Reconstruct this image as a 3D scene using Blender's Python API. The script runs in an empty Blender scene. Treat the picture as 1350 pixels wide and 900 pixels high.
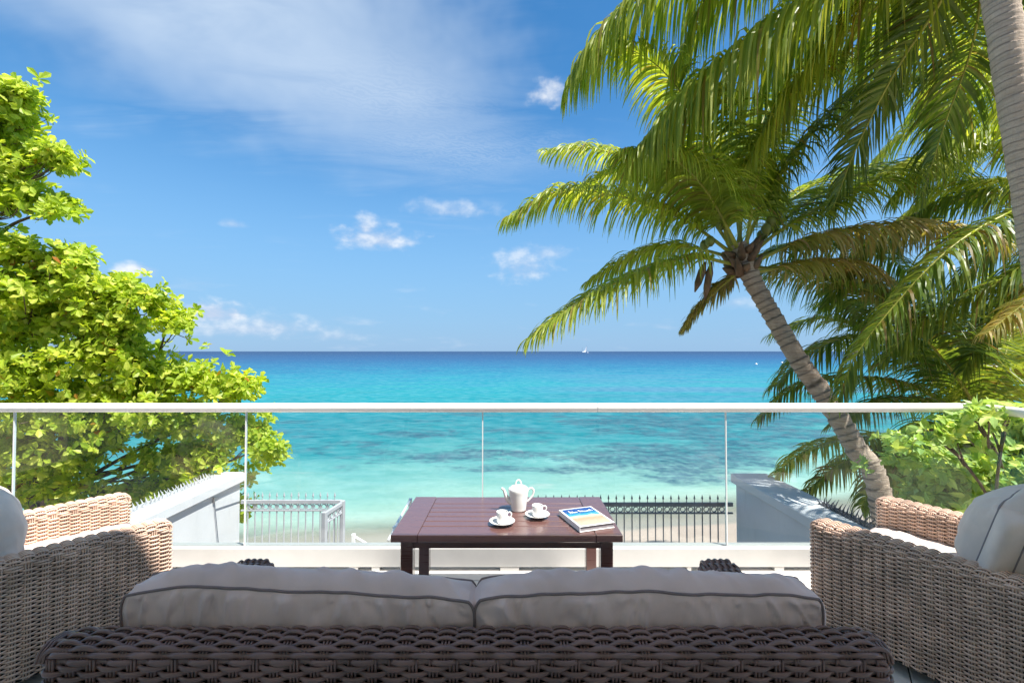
import bpy, math, random
import numpy as np
from mathutils import Vector, Matrix, noise as mnoise

random.seed(7)
RNG = np.random.default_rng(7)
scene = bpy.context.scene
COL = scene.collection
R = math.radians
PI = math.pi

# ------------------------------------------------------------------ camera
H = 1.457                      # eye height above the terrace floor
PITCH = math.atan(13 / 600)
cam_d = bpy.data.cameras.new('camera')
cam_d.sensor_width = 36.0
cam_d.lens = 16.0
cam_d.clip_start = 0.05
cam_d.clip_end = 120000
cam = bpy.data.objects.new('camera', cam_d)
COL.objects.link(cam)
cam.location = (0, 0, H)
cam.rotation_euler = (PI / 2 + PITCH, 0, 0)
scene.camera = cam

# ------------------------------------------------------------------ sun, sky, exposure
SUN = Vector((0.41, -0.25, 0.88)).normalized()       # direction towards the sun
SUN_EL = math.asin(SUN.z)
SUN_AZ = math.atan2(SUN.x, SUN.y)
sl = bpy.data.lights.new('sun', 'SUN')
sl.energy = 4.6
sl.angle = R(0.53)
sl.color = (1.0, 0.95, 0.87)
so = bpy.data.objects.new('sun', sl)
COL.objects.link(so)
so.rotation_euler = SUN.to_track_quat('Z', 'Y').to_euler()
so.location = (10, 0, 30)

scene.render.engine = 'CYCLES'
scene.view_settings.view_transform = 'Standard'
scene.view_settings.look = 'None'
scene.view_settings.gamma = 1.0
scene.view_settings.exposure = 1.12
scene.view_settings.use_curve_mapping = False
try:
    scene.cycles.max_bounces = 7
    scene.cycles.transparent_max_bounces = 12
    scene.cycles.diffuse_bounces = 4
except Exception:
    pass


class NT:
    """small node-tree helper"""
    def __init__(self, tree):
        self.t = tree
        self.t.nodes.clear()

    def n(self, kind, **kw):
        nd = self.t.nodes.new(kind)
        for k, v in kw.items():
            if k.startswith('i_'):
                continue
            setattr(nd, k, v)
        return nd

    def l(self, a, b):
        self.t.links.new(a, b)

    def put(self, sock, v):
        if isinstance(v, bpy.types.NodeSocket):
            self.l(v, sock)
        elif v is not None:
            sock.default_value = v

    def math(self, op, a, b=None, c=None, clamp=False):
        nd = self.n('ShaderNodeMath', operation=op, use_clamp=clamp)
        self.put(nd.inputs[0], a)
        self.put(nd.inputs[1], b)
        self.put(nd.inputs[2], c)
        return nd.outputs[0]

    def mix(self, fac, a, b, blend='MIX'):
        nd = self.n('ShaderNodeMix', data_type='RGBA', blend_type=blend)
        self.put(nd.inputs[0], fac)
        self.put(nd.inputs[6], a)
        self.put(nd.inputs[7], b)
        return nd.outputs[2]

    def noise(self, vec, scale, detail=4, rough=0.5, dist=0.0):
        nd = self.n('ShaderNodeTexNoise')
        if vec is not None:
            self.l(vec, nd.inputs['Vector'])
        nd.inputs['Scale'].default_value = scale
        nd.inputs['Detail'].default_value = detail
        nd.inputs['Roughness'].default_value = rough
        nd.inputs['Distortion'].default_value = dist
        return nd.outputs['Fac']

    def ramp(self, fac, stops, interp='LINEAR'):
        nd = self.n('ShaderNodeValToRGB')
        cr = nd.color_ramp
        cr.interpolation = interp
        while len(cr.elements) < len(stops):
            cr.elements.new(0.5)
        for e, (p, c) in zip(cr.elements, stops):
            e.position = p
            e.color = (*c, 1) if len(c) == 3 else c
        self.put(nd.inputs[0], fac)
        return nd.outputs[0]

    def smooth(self, v, lo, hi, a=0.0, b=1.0):
        nd = self.n('ShaderNodeMapRange', interpolation_type='SMOOTHSTEP')
        self.put(nd.inputs['Value'], v)
        nd.inputs['From Min'].default_value = lo
        nd.inputs['From Max'].default_value = hi
        nd.inputs['To Min'].default_value = a
        nd.inputs['To Max'].default_value = b
        return nd.outputs[0]

    def mapping(self, vec, scale=(1, 1, 1), rot=(0, 0, 0), loc=(0, 0, 0)):
        nd = self.n('ShaderNodeMapping')
        self.l(vec, nd.inputs[0])
        nd.inputs['Scale'].default_value = scale
        nd.inputs['Rotation'].default_value = rot
        nd.inputs['Location'].default_value = loc
        return nd.outputs[0]


def lin(r, g, b):
    f = lambda c: (c / 255 / 12.92) if c / 255 <= 0.04045 else ((c / 255 + 0.055) / 1.055) ** 2.4
    return (f(r), f(g), f(b))


def px_azel(px, py):
    """direction of a sky feature as azimuth and elevation"""
    v = Vector(((px - 675) / 600, 1.0, -(py - 450) / 600))
    v = Matrix.Rotation(PITCH, 3, 'X') @ v
    return math.atan2(v.x, v.y), math.atan2(v.z, math.hypot(v.x, v.y))


SKY_STRENGTH = 0.10
world = bpy.data.worlds.new('World')
scene.world = world
world.use_nodes = True
try:
    world.cycles.sampling_method = 'MANUAL'
    world.cycles.sample_map_resolution = 512
except Exception:
    pass
W = NT(world.node_tree)
w_out = W.n('ShaderNodeOutputWorld')
w_bg = W.n('ShaderNodeBackground')
w_bg.inputs['Strength'].default_value = SKY_STRENGTH
sky = W.n('ShaderNodeTexSky', sky_type='NISHITA')
sky.sun_disc = False
sky.sun_elevation = SUN_EL
sky.sun_rotation = SUN_AZ
sky.altitude = 0
sky.air_density = 1.0
sky.dust_density = 0.25
sky.ozone_density = 2.6
hs = W.n('ShaderNodeHueSaturation')
hs.inputs['Hue'].default_value = 0.495
hs.inputs['Saturation'].default_value = 1.30
hs.inputs['Value'].default_value = 0.90
W.l(sky.outputs[0], hs.inputs['Color'])
geo = W.n('ShaderNodeTexCoord')
sep = W.n('ShaderNodeSeparateXYZ')
W.l(geo.outputs['Generated'], sep.inputs[0])
az = W.math('ARCTAN2', sep.outputs[0], sep.outputs[1])
hl = W.math('SQRT', W.math('ADD', W.math('MULTIPLY', sep.outputs[0], sep.outputs[0]),
                           W.math('MULTIPLY', sep.outputs[1], sep.outputs[1])))
el = W.math('ARCTAN2', sep.outputs[2], hl)
comb = W.n('ShaderNodeCombineXYZ')
W.l(az, comb.inputs[0]); W.l(el, comb.inputs[1])
AE = comb.outputs[0]
# plane of a high thin layer
zc = W.math('MAXIMUM', sep.outputs[2], 0.06)
pl = W.n('ShaderNodeCombineXYZ')
W.l(W.math('DIVIDE', sep.outputs[0], zc), pl.inputs[0])
W.l(W.math('DIVIDE', sep.outputs[1], zc), pl.inputs[1])
PLN = pl.outputs[0]


NZ_FINE = W.noise(W.mapping(AE, (1, 1.5, 1), loc=(.37, .19, 0)), 19, 4, 0.52)
NZ_WIDE = W.noise(W.mapping(AE, (1, 1.4, 1), loc=(1.37, .69, 0)), 6, 3, 0.6)


def blob(px, py, rx, ry, soft=0.55, namp=0.9, gain=1.0, flat=True, nz=NZ_FINE):
    """one cumulus: soft ellipse in azimuth/elevation broken up by noise"""
    rx, ry = rx * 1.4, ry * 1.35
    a, e = px_azel(px, py)
    a2, _ = px_azel(px + rx, py)
    _, e2 = px_azel(px, py - ry)
    dx = W.math('DIVIDE', W.math('SUBTRACT', az, a), max(1e-3, a2 - a))
    dy = W.math('DIVIDE', W.math('SUBTRACT', el, e), max(1e-3, e2 - e))
    if flat:
        dy = W.math('ADD', dy, W.math('MULTIPLY', W.math('MINIMUM', dy, 0.0), 0.7))
    r = W.math('SQRT', W.math('ADD', W.math('MULTIPLY', dx, dx), W.math('MULTIPLY', dy, dy)))
    r = W.math('SUBTRACT', r, W.math('MULTIPLY', W.math('SUBTRACT', nz, 0.5), 2.0 * namp))
    return W.math('MULTIPLY', W.smooth(r, 1.05, 0.95 - soft * 1.15), gain)


cum = None
for args in [(497, 318, 46, 20, 0.8, 1.2, .72), (484, 303, 18, 18, 0.9, 1.1, .72),
             (595, 280, 44, 14, 1.0, 1.1, .50),
             (306, 296, 17, 7, 1.0, .8, .42), (182, 358, 25, 10, 0.7, 1.0, .9),
             (284, 415, 40, 15, 0.6, 1.1, .9), (335, 434, 95, 19, 0.9, 1.2, .60),
             (440, 444, 45, 9, 1.0, 1.2, .35),
             (690, 355, 34, 26, 1.0, 1.3, .58), (722, 335, 28, 13, 1.0, 1.2, .4),
             (728, 126, 28, 22, 0.9, 1.2, .72), (965, 400, 30, 14, 1.0, 1.1, .35)]:
    b = blob(*args)
    cum = b if cum is None else W.math('MAXIMUM', cum, b)
# low bank of faint cloud all round the horizon
bank = W.noise(W.mapping(AE, (1, 4.0, 1)), 7, 3, 0.6)
bank = W.math('MULTIPLY', W.smooth(bank, 0.56, 0.78), W.smooth(el, 0.22, 0.03))
cum = W.math('MAXIMUM', cum, W.math('MULTIPLY', bank, 0.30))
# high cirrus, streaked
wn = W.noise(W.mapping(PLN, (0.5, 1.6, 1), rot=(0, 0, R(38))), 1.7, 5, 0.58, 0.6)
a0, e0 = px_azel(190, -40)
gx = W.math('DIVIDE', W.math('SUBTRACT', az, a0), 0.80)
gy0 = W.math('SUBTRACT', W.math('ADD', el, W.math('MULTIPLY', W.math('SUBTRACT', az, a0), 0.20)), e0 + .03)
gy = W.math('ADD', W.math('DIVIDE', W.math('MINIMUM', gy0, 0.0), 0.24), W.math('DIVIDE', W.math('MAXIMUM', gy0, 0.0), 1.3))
# veil stretched overhead, out of view, to brighten the shade: azimuth counts less higher
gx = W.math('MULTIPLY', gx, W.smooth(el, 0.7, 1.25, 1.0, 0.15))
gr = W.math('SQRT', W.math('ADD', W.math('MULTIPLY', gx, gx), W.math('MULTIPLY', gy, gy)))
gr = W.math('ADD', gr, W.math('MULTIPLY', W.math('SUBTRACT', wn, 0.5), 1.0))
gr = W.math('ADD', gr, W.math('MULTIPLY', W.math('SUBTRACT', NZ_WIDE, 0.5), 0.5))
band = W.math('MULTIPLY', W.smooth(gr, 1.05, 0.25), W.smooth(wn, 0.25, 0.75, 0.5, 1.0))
gen = W.math('MULTIPLY', W.math('MULTIPLY', W.smooth(wn, 0.5, 0.85), W.smooth(NZ_WIDE, 0.42, 0.7)), W.smooth(el, 0.10, 0.34))  # wisps strengthened, mostly out of view, to raise the fill light
# rippled cirrocumulus
rip = W.n('ShaderNodeTexWave', wave_type='BANDS')
W.l(W.mapping(PLN, (1, 1, 1), rot=(0, 0, R(70))), rip.inputs[0])
rip.inputs['Scale'].default_value = 9
rip.inputs['Distortion'].default_value = 14
rip.inputs['Detail'].default_value = 3
rip.inputs['Detail Scale'].default_value = 1.6
rm = blob(625, 205, 150, 42, 1.0, 0.9, 1.0, False, NZ_WIDE)
rm = W.math('MAXIMUM', rm, blob(530, 125, 110, 55, 1.0, .9, .7, False, NZ_WIDE))
ripc = W.math('MULTIPLY', rm, W.math('ADD', W.math('MULTIPLY', rip.outputs['Fac'], 0.13), 0.16))
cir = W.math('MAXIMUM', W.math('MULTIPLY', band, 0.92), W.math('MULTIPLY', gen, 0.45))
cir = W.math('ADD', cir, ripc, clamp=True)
# hazier, paler sky towards the horizon
pale = W.mix(W.smooth(el, 0.52, 0.0, 0.0, 0.9), hs.outputs[0], (*[c / SKY_STRENGTH for c in (0.115, 0.228, 0.378)], 1))
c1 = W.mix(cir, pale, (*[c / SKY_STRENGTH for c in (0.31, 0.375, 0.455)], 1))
ccol = W.mix(W.smooth(NZ_FINE, 0.40, 0.66), (*[c / SKY_STRENGTH for c in (0.27, 0.32, 0.41)], 1),
             (*[c / SKY_STRENGTH for c in (0.47, 0.48, 0.49)], 1))
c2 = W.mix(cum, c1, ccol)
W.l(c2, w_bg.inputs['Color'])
W.l(w_bg.outputs[0], w_out.inputs[0])


# ------------------------------------------------------------------ helpers
def P(px, py, d):
    """world point seen at a place of the photograph at depth d"""
    v = Vector(((px - 675) / 600, 1.0, -(py - 450) / 600))
    v = Matrix.Rotation(PITCH, 3, 'X') @ v
    v *= d / v.y
    return np.array((v.x, v.y, v.z + H))


def mesh_np(name, V, F):
    """V (n,3); F list/array of quads, or tuple (quads, tris)"""
    V = np.asarray(V, dtype=np.float64).reshape(-1, 3)
    if isinstance(F, tuple):
        Q, T = F
    else:
        F = np.asarray(F)
        Q, T = (F, None) if F.shape[1] == 4 else (None, F)
    loops, starts, tot = [], [], 0
    for A in (Q, T):
        if A is None or len(A) == 0:
            continue
        A = np.asarray(A, dtype=np.int32)
        loops.append(A.ravel())
        starts.append(tot + np.arange(len(A), dtype=np.int32) * A.shape[1])
        tot += A.size
    me = bpy.data.meshes.new(name)
    me.vertices.add(len(V))
    me.vertices.foreach_set('co', V.ravel())
    L = np.concatenate(loops)
    S = np.concatenate(starts)
    me.loops.add(len(L))
    me.loops.foreach_set('vertex_index', L)
    me.polygons.add(len(S))
    me.polygons.foreach_set('loop_start', S)
    me.update(calc_edges=True)
    me.validate()
    me.polygons.foreach_set('use_smooth', np.zeros(len(me.polygons), bool))
    return me


class MB:
    """collects shapes, links them as ONE mesh object"""
    def __init__(self):
        self.V, self.Q, self.T, self.n = [], [], [], 0

    def add(self, V, Q=None, T=None):
        V = np.asarray(V, dtype=np.float64).reshape(-1, 3)
        if Q is not None and len(Q):
            self.Q.append(np.asarray(Q, dtype=np.int32) + self.n)
        if T is not None and len(T):
            self.T.append(np.asarray(T, dtype=np.int32) + self.n)
        self.V.append(V)
        self.n += len(V)
        return self

    def box(self, x0, x1, y0, y1, z0, z1, bev=0.0, rot=None, org=(0, 0, 0)):
        if bev <= 0:
            V = np.array([(x, y, z) for x in (x0, x1) for y in (y0, y1) for z in (z0, z1)], float)
            Q = [(0, 1, 3, 2), (4, 6, 7, 5), (0, 4, 5, 1), (2, 3, 7, 6), (0, 2, 6, 4), (1, 5, 7, 3)]
            T = None
        else:
            b = bev
            V, idx = [], {}
            lo, hi = (x0, y0, z0), (x1, y1, z1)
            for sx in (0, 1):
                for sy in (0, 1):
                    for sz in (0, 1):
                        s = (sx, sy, sz)
                        c = [hi[i] if s[i] else lo[i] for i in range(3)]
                        for ax in range(3):
                            p = [c[i] + (0 if i == ax else (-b if s[i] else b)) for i in range(3)]
                            idx[(s, ax)] = len(V)
                            V.append(p)
            Q, T = [], []
            for ax in range(3):
                o = [i for i in range(3) if i != ax]
                for sv in (0, 1):
                    ring = []
                    for (p, q) in ((0, 0), (1, 0), (1, 1), (0, 1)):
                        s = [0, 0, 0]
                        s[ax] = sv; s[o[0]] = p; s[o[1]] = q
                        ring.append(idx[(tuple(s), ax)])
                    flip = (sv == 0) ^ (ax == 1)
                    Q.append(ring[::-1] if flip else ring)
            for ax in range(3):           # edges along ax
                o = [i for i in range(3) if i != ax]
                for p in (0, 1):
                    for q in (0, 1):
                        s0 = [0, 0, 0]; s0[o[0]] = p; s0[o[1]] = q
                        s1 = list(s0); s1[ax] = 1
                        s0, s1 = tuple(s0), tuple(s1)
                        Q.append((idx[(s0, o[0])], idx[(s0, o[1])], idx[(s1, o[1])], idx[(s1, o[0])]))
            for s in [(a, b_, c) for a in (0, 1) for b_ in (0, 1) for c in (0, 1)]:
                T.append((idx[(s, 0)], idx[(s, 1)], idx[(s, 2)]))
            V = np.array(V, float)
        if rot is not None:
            V = V @ np.array(rot.to_3x3()).T
        V = V + np.array(org)
        return self.add(V, Q, T)

    def tube(self, pts, rad, k=8, cap=True, up=(0, 0, 1)):
        pts = np.asarray(pts, float)
        n = len(pts)
        rad = np.broadcast_to(np.asarray(rad, float), (n,))
        t = np.gradient(pts, axis=0)
        t /= np.linalg.norm(t, axis=1)[:, None] + 1e-12
        a = np.cross(t, np.array(up, float))
        ln = np.linalg.norm(a, axis=1)
        if (ln < 0.05).any():
            a = np.cross(t, np.array((1.0, 0.13, 0.0)))
            ln = np.linalg.norm(a, axis=1)
        a /= ln[:, None] + 1e-12
        b = np.cross(a, t)
        th = np.arange(k) * 2 * PI / k
        V = pts[:, None, :] + rad[:, None, None] * (np.cos(th)[None, :, None] * a[:, None, :] +
                                                   np.sin(th)[None, :, None] * b[:, None, :])
        Q = grid_quads(n, k, True)
        T = None
        V = V.reshape(-1, 3)
        if cap:
            V = np.vstack([V, pts[0], pts[-1]])
            c0, c1 = n * k, n * k + 1
            T = [(c0, (j + 1) % k, j) for j in range(k)] + [(c1, (n - 1) * k + j, (n - 1) * k + (j + 1) % k) for j in range(k)]
        return self.add(V, Q, T)

    def lathe(self, prof, k=24, org=(0, 0, 0), squash=1.0):
        prof = np.asarray(prof, float)
        th = np.arange(k) * 2 * PI / k
        V = np.stack([prof[:, 0][:, None] * np.cos(th), prof[:, 0][:, None] * np.sin(th) * squash,
                      np.repeat(prof[:, 1][:, None], k, 1)], -1).reshape(-1, 3)
        return self.add(V + np.array(org), grid_quads(len(prof), k, True))

    def mesh(self, name):
        V = np.vstack(self.V)
        Q = np.vstack(self.Q) if self.Q else None
        T = np.vstack(self.T) if self.T else None
        return mesh_np(name, V, (Q, T))

    def build(self, name, mat, parent=None, smooth=False, loc=None):
        return link(name, self.mesh(name), mat, parent, smooth, loc)


def grid_quads(n, k, closed):
    i = np.arange(n - 1)[:, None]
    j = np.arange(k if closed else k - 1)[None, :]
    j2 = (j + 1) % k
    return np.stack([i * k + j, i * k + j2, (i + 1) * k + j2, (i + 1) * k + j], -1).reshape(-1, 4)


def link(name, me, mat, parent=None, smooth=False, loc=None):
    o = bpy.data.objects.new(name, me)
    COL.objects.link(o)
    if mat is not None and len(me.materials) == 0:
        me.materials.append(mat)
    if smooth:
        me.polygons.foreach_set('use_smooth', np.ones(len(me.polygons), bool))
        me.update()
    if parent is not None:
        o.parent = parent
    if loc is not None:
        o.location = loc
    return o


def empty(name, loc=(0, 0, 0), rz=0.0):
    o = bpy.data.objects.new(name, None)
    COL.objects.link(o)
    o.location = loc
    o.rotation_euler = (0, 0, rz)
    o.empty_display_size = 0.1
    return o


def tag(o, label=None, cat=None, group=None, kind=None):
    if label: o['label'] = label
    if cat: o['category'] = cat
    if group: o['group'] = group
    if kind: o['kind'] = kind
    return o


def copy_tree(o, parent=None):
    c = o.copy()
    COL.objects.link(c)
    c.parent = parent
    for ch in list(o.children):
        copy_tree(ch, c)
    return c


def spline(pts, n):
    """Catmull-Rom through pts"""
    p = np.asarray(pts, float)
    p = np.vstack([2 * p[0] - p[1], p, 2 * p[-1] - p[-2]])
    m = len(p) - 3
    u = np.linspace(0, m - 1e-6, n)
    i = u.astype(int)
    f = (u - i)[:, None]
    a, b, c, d = p[i], p[i + 1], p[i + 2], p[i + 3]
    q = 0.5 * (2 * b + (c - a) * f + (2 * a - 5 * b + 4 * c - d) * f ** 2 + (3 * b - a - 3 * c + d) * f ** 3)
    L = np.concatenate([[0], np.cumsum(np.linalg.norm(np.diff(q, axis=0), axis=1))])
    s = np.linspace(0, L[-1], n)
    return np.stack([np.interp(s, L, q[:, k]) for k in range(3)], -1)


# ------------------------------------------------------------------ materials
def mat_new(name):
    m = bpy.data.materials.new(name)
    m.use_nodes = True
    t = NT(m.node_tree)
    out = t.n('ShaderNodeOutputMaterial')
    return m, t, out


def principled(t, out, color=None, rough=0.5, spec=0.5, metal=0.0):
    b = t.n('ShaderNodeBsdfPrincipled')
    t.put(b.inputs['Base Color'], color if isinstance(color, bpy.types.NodeSocket) else (*color, 1))
    t.put(b.inputs['Roughness'], rough)
    b.inputs['Specular IOR Level'].default_value = spec
    b.inputs['Metallic'].default_value = metal
    t.l(b.outputs[0], out.inputs[0])
    return b


def bump(t, b, h, strength, dist=0.01):
    bp = t.n('ShaderNodeBump')
    bp.inputs['Strength'].default_value = strength
    bp.inputs['Distance'].default_value = dist
    t.l(h, bp.inputs['Height'])
    t.l(bp.outputs[0], b.inputs['Normal'])
    return bp


def simple(name, color, rough=0.5, spec=0.5, var=0.12, scale=8.0, bmp=0.0, metal=0.0, bscale=None):
    m, t, out = mat_new(name)
    tc = t.n('ShaderNodeTexCoord').outputs['Object']
    nz = t.noise(tc, scale, 5, 0.6)
    c = t.mix(t.smooth(nz, 0.3, 0.7), (*[x * (1 - var) for x in color], 1), (*[min(1, x * (1 + var)) for x in color], 1))
    rg = t.smooth(nz, 0.2, 0.8, max(0.02, rough - 0.06), min(1, rough + 0.06))
    b = principled(t, out, c, rg, spec, metal)
    if bmp:
        bump(t, b, t.noise(tc, bscale or scale * 6, 4, 0.6), bmp)
    return m


def leafy(name, dark, mid, light, trans=0.45, rough=0.45, old=None, old_amt=0.03, tint=(1.45, 1.35, 0.6)):
    """two-sided leaf: diffuse + translucent, colour varies leaf by leaf"""
    m, t, out = mat_new(name)
    g = t.n('ShaderNodeNewGeometry')
    oi = t.n('ShaderNodeObjectInfo')
    rnd = t.math('FRACT', t.math('ADD', g.outputs['Random Per Island'], oi.outputs['Random']))
    stops = [(0.0, dark), (0.45, mid), (0.94, light)]
    if old:
        stops += [(1 - old_amt, light), (1 - old_amt + 0.005, old)]
    c = t.ramp(rnd, stops)
    tc = t.n('ShaderNodeTexCoord').outputs['Object']
    nz = t.noise(tc, 1.3, 3, 0.5)
    c = t.mix(t.smooth(nz, 0.35, 0.65, 0, 0.35), c, (*mid, 1))
    b = t.n('ShaderNodeBsdfPrincipled')
    t.l(c, b.inputs['Base Color'])
    b.inputs['Roughness'].default_value = rough
    b.inputs['Specular IOR Level'].default_value = 0.35
    tr = t.n('ShaderNodeBsdfTranslucent')
    tcol = t.mix(1.0, c, (*tint, 1), 'MULTIPLY')
    t.l(tcol, tr.inputs['Color'])
    mx = t.n('ShaderNodeMixShader')
    mx.inputs[0].default_value = trans
    t.l(b.outputs[0], mx.inputs[1]); t.l(tr.outputs[0], mx.inputs[2])
    t.l(mx.outputs[0], out.inputs[0])
    return m


M = {}
M['weave_sofa'] = simple('resin_weave_dark', (0.20, 0.12, 0.105), 0.34, 0.5, 0.22, 7)
M['weave_chair'] = simple('resin_weave_taupe', (0.66, 0.47, 0.365), 0.42, 0.45, 0.22, 9)
M['core'] = simple('weave_shadow_core', (0.022, 0.017, 0.015), 0.8, 0.2)
M['white_paint'] = simple('white_paint', (0.80, 0.80, 0.80), 0.35, 0.4, 0.03, 3)
M['shoe'] = simple('white_balustrade_base', (0.52, 0.515, 0.505), 0.45, 0.4, 0.04, 5)
M['rail_metal'] = simple('white_satin_rail', (0.80, 0.78, 0.76), 0.28, 0.5, 0.02, 3)
M['fence_light'] = simple('light_grey_fence', (0.40, 0.41, 0.44), 0.4, 0.4, 0.06, 6)  # paler grey than the other railing
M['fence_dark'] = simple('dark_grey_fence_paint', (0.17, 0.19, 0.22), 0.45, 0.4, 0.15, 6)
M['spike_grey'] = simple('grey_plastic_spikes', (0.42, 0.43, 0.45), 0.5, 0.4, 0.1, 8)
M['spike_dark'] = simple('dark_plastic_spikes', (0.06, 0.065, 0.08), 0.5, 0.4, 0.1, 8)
M['porcelain'] = simple('white_porcelain', (0.80, 0.79, 0.77), 0.08, 0.6, 0.01, 4)
M['paper'] = simple('shaded_page_edges', (0.32, 0.30, 0.32), 0.8, 0.2, 0.1, 60)  # grey carries the shadow between the cover boards
M['board'] = simple('white_book_board', (0.78, 0.78, 0.78), 0.3, 0.5, 0.02, 8)
M['white_print'] = simple('white_print', (0.85, 0.85, 0.85), 0.4, 0.3, 0.01)
M['piping'] = simple('shaded_cushion_piping', (0.24, 0.185, 0.185), 0.8, 0.2, 0.1, 20)  # seam shading put into the colour, darker than the fabric
M['piping_pale'] = simple('shaded_pale_cushion_piping', (0.27, 0.235, 0.24), 0.8, 0.2, 0.1, 20)  # same seam shade in the colour, for the pale cushions
M['roof'] = simple('ceiling_paint', (0.90, 0.84, 0.76), 0.7, 0.2, 0.03, 2)
M['house'] = simple('house_render', (0.88, 0.79, 0.67), 0.8, 0.2, 0.05, 2)
M['steel'] = simple('brushed_steel', (0.5, 0.5, 0.52), 0.3, 0.5, 0.08, 10, metal=0.9)
M['coconut'] = simple('green_coconut', (0.16, 0.19, 0.04), 0.5, 0.4, 0.3, 6)
M['boat'] = simple('white_hull', (0.75, 0.76, 0.78), 0.4, 0.4, 0.03)
M['mast'] = simple('grey_mast', (0.16, 0.18, 0.22), 0.5, 0.3, 0.05)
M['petiole'] = simple('palm_stalk', (0.30, 0.30, 0.045), 0.45, 0.4, 0.25, 2.5)
M['petiole_dry'] = simple('dry_palm_sheath', (0.17, 0.11, 0.07), 0.85, 0.2, 0.35, 7, 0.5)
M['bark'] = simple('almond_bark', (0.15, 0.115, 0.085), 0.9, 0.2, 0.35, 9, 0.6)
M['twig'] = simple('green_twig', (0.20, 0.19, 0.07), 0.7, 0.2, 0.25, 9)
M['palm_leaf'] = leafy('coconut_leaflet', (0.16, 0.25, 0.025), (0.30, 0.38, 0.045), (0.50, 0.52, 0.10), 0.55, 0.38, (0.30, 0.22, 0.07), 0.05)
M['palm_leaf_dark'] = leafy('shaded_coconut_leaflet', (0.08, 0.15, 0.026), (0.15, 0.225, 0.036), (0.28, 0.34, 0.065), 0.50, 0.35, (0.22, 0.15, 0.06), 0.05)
M['palm_leaf_dry'] = leafy('drying_coconut_leaflet', (0.19, 0.21, 0.04), (0.36, 0.32, 0.09), (0.50, 0.38, 0.19), 0.48, 0.5, (0.36, 0.25, 0.14), 0.2)
M['tree_leaf'] = leafy('almond_leaf', (0.20, 0.33, 0.03), (0.42, 0.55, 0.05), (0.70, 0.74, 0.16), 0.58, 0.4, (0.45, 0.16, 0.035), 0.012)
M['shrub_leaf'] = leafy('shrub_leaf', (0.20, 0.36, 0.10), (0.38, 0.55, 0.18), (0.66, 0.72, 0.20), 0.42, 0.4)
M['far_leaf'] = leafy('far_leaf', (0.11, 0.17, 0.04), (0.20, 0.27, 0.06), (0.33, 0.38, 0.09), 0.4, 0.5)


def mk_wood():
    m, t, out = mat_new('dark_stained_wood')
    tc = t.n('ShaderNodeTexCoord').outputs['Object']
    g = t.noise(t.mapping(tc, (1.5, 30, 30)), 3, 6, 0.6)
    c = t.mix(g, (0.10, 0.045, 0.040, 1), (0.16, 0.075, 0.064, 1))
    b = principled(t, out, c, t.smooth(g, 0.2, 0.8, 0.24, 0.36), 0.5)
    bump(t, b, g, 0.12, 0.002)
    b.inputs['Coat Weight'].default_value = 1.0
    b.inputs['Coat Roughness'].default_value = 0.18
    return m


def mk_fabric(name, col):
    m, t, out = mat_new(name)
    tc = t.n('ShaderNodeTexCoord').outputs['Object']
    w1 = t.noise(t.mapping(tc, (420, 420, 90)), 1, 2, 0.5)
    n2 = t.noise(tc, 5, 4, 0.55)
    c = t.mix(t.smooth(n2, 0.3, 0.7), (*[x * 0.88 for x in col], 1), (*[x * 1.08 for x in col], 1))
    c = t.mix(t.math('MULTIPLY', w1, 0.25), c, (*[x * 0.7 for x in col], 1))
    b = principled(t, out, c, 0.85, 0.15)
    b.inputs['Sheen Weight'].default_value = 0.25
    bump(t, b, w1, 0.15, 0.001)
    return m


def mk_glass():
    m, t, out = mat_new('clear_balustrade_glass')
    tr = t.n('ShaderNodeBsdfTransparent')
    tr.inputs[0].default_value = (0.955, 0.985, 0.985, 1)
    gl = t.n('ShaderNodeBsdfGlossy')
    gl.inputs['Roughness'].default_value = 0.0
    gm = t.n('ShaderNodeNewGeometry')
    dt = t.n('ShaderNodeVectorMath', operation='DOT_PRODUCT')
    t.l(gm.outputs['Normal'], dt.inputs[0]); t.l(gm.outputs['Incoming'], dt.inputs[1])
    cosv = t.math('ABSOLUTE', dt.outputs['Value'])
    fres = t.math('ADD', 0.035, t.math('MULTIPLY', t.math('POWER', t.math('SUBTRACT', 1.0, cosv), 5.0), 0.9))
    tc = t.n('ShaderNodeTexCoord').outputs['Object']
    # faint salt film
    film = t.math('MULTIPLY', t.smooth(t.noise(tc, 2.2, 3, 0.6), 0.4, 0.75), 0.010)
    df = t.n('ShaderNodeBsdfDiffuse')
    df.inputs[0].default_value = (0.8, 0.8, 0.8, 1)
    m1 = t.n('ShaderNodeMixShader')
    t.l(film, m1.inputs[0]); t.l(tr.outputs[0], m1.inputs[1]); t.l(df.outputs[0], m1.inputs[2])
    m2 = t.n('ShaderNodeMixShader')
    t.l(fres, m2.inputs[0]); t.l(m1.outputs[0], m2.inputs[1]); t.l(gl.outputs[0], m2.inputs[2])
    t.l(m2.outputs[0], out.inputs[0])
    return m


def mk_tile():
    m, t, out = mat_new('pale_stone_tile')
    tc = t.n('ShaderNodeTexCoord').outputs['Object']
    oi = t.n('ShaderNodeObjectInfo').outputs['Random']
    nz = t.noise(tc, 14, 6, 0.6)
    c = t.mix(nz, (0.74, 0.70, 0.65, 1), (0.84, 0.81, 0.77, 1))
    c = t.mix(t.math('MULTIPLY', oi, 0.25), c, (0.62, 0.60, 0.57, 1))
    b = principled(t, out, c, 0.5, 0.4)
    bump(t, b, nz, 0.1, 0.002)
    return m


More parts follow.
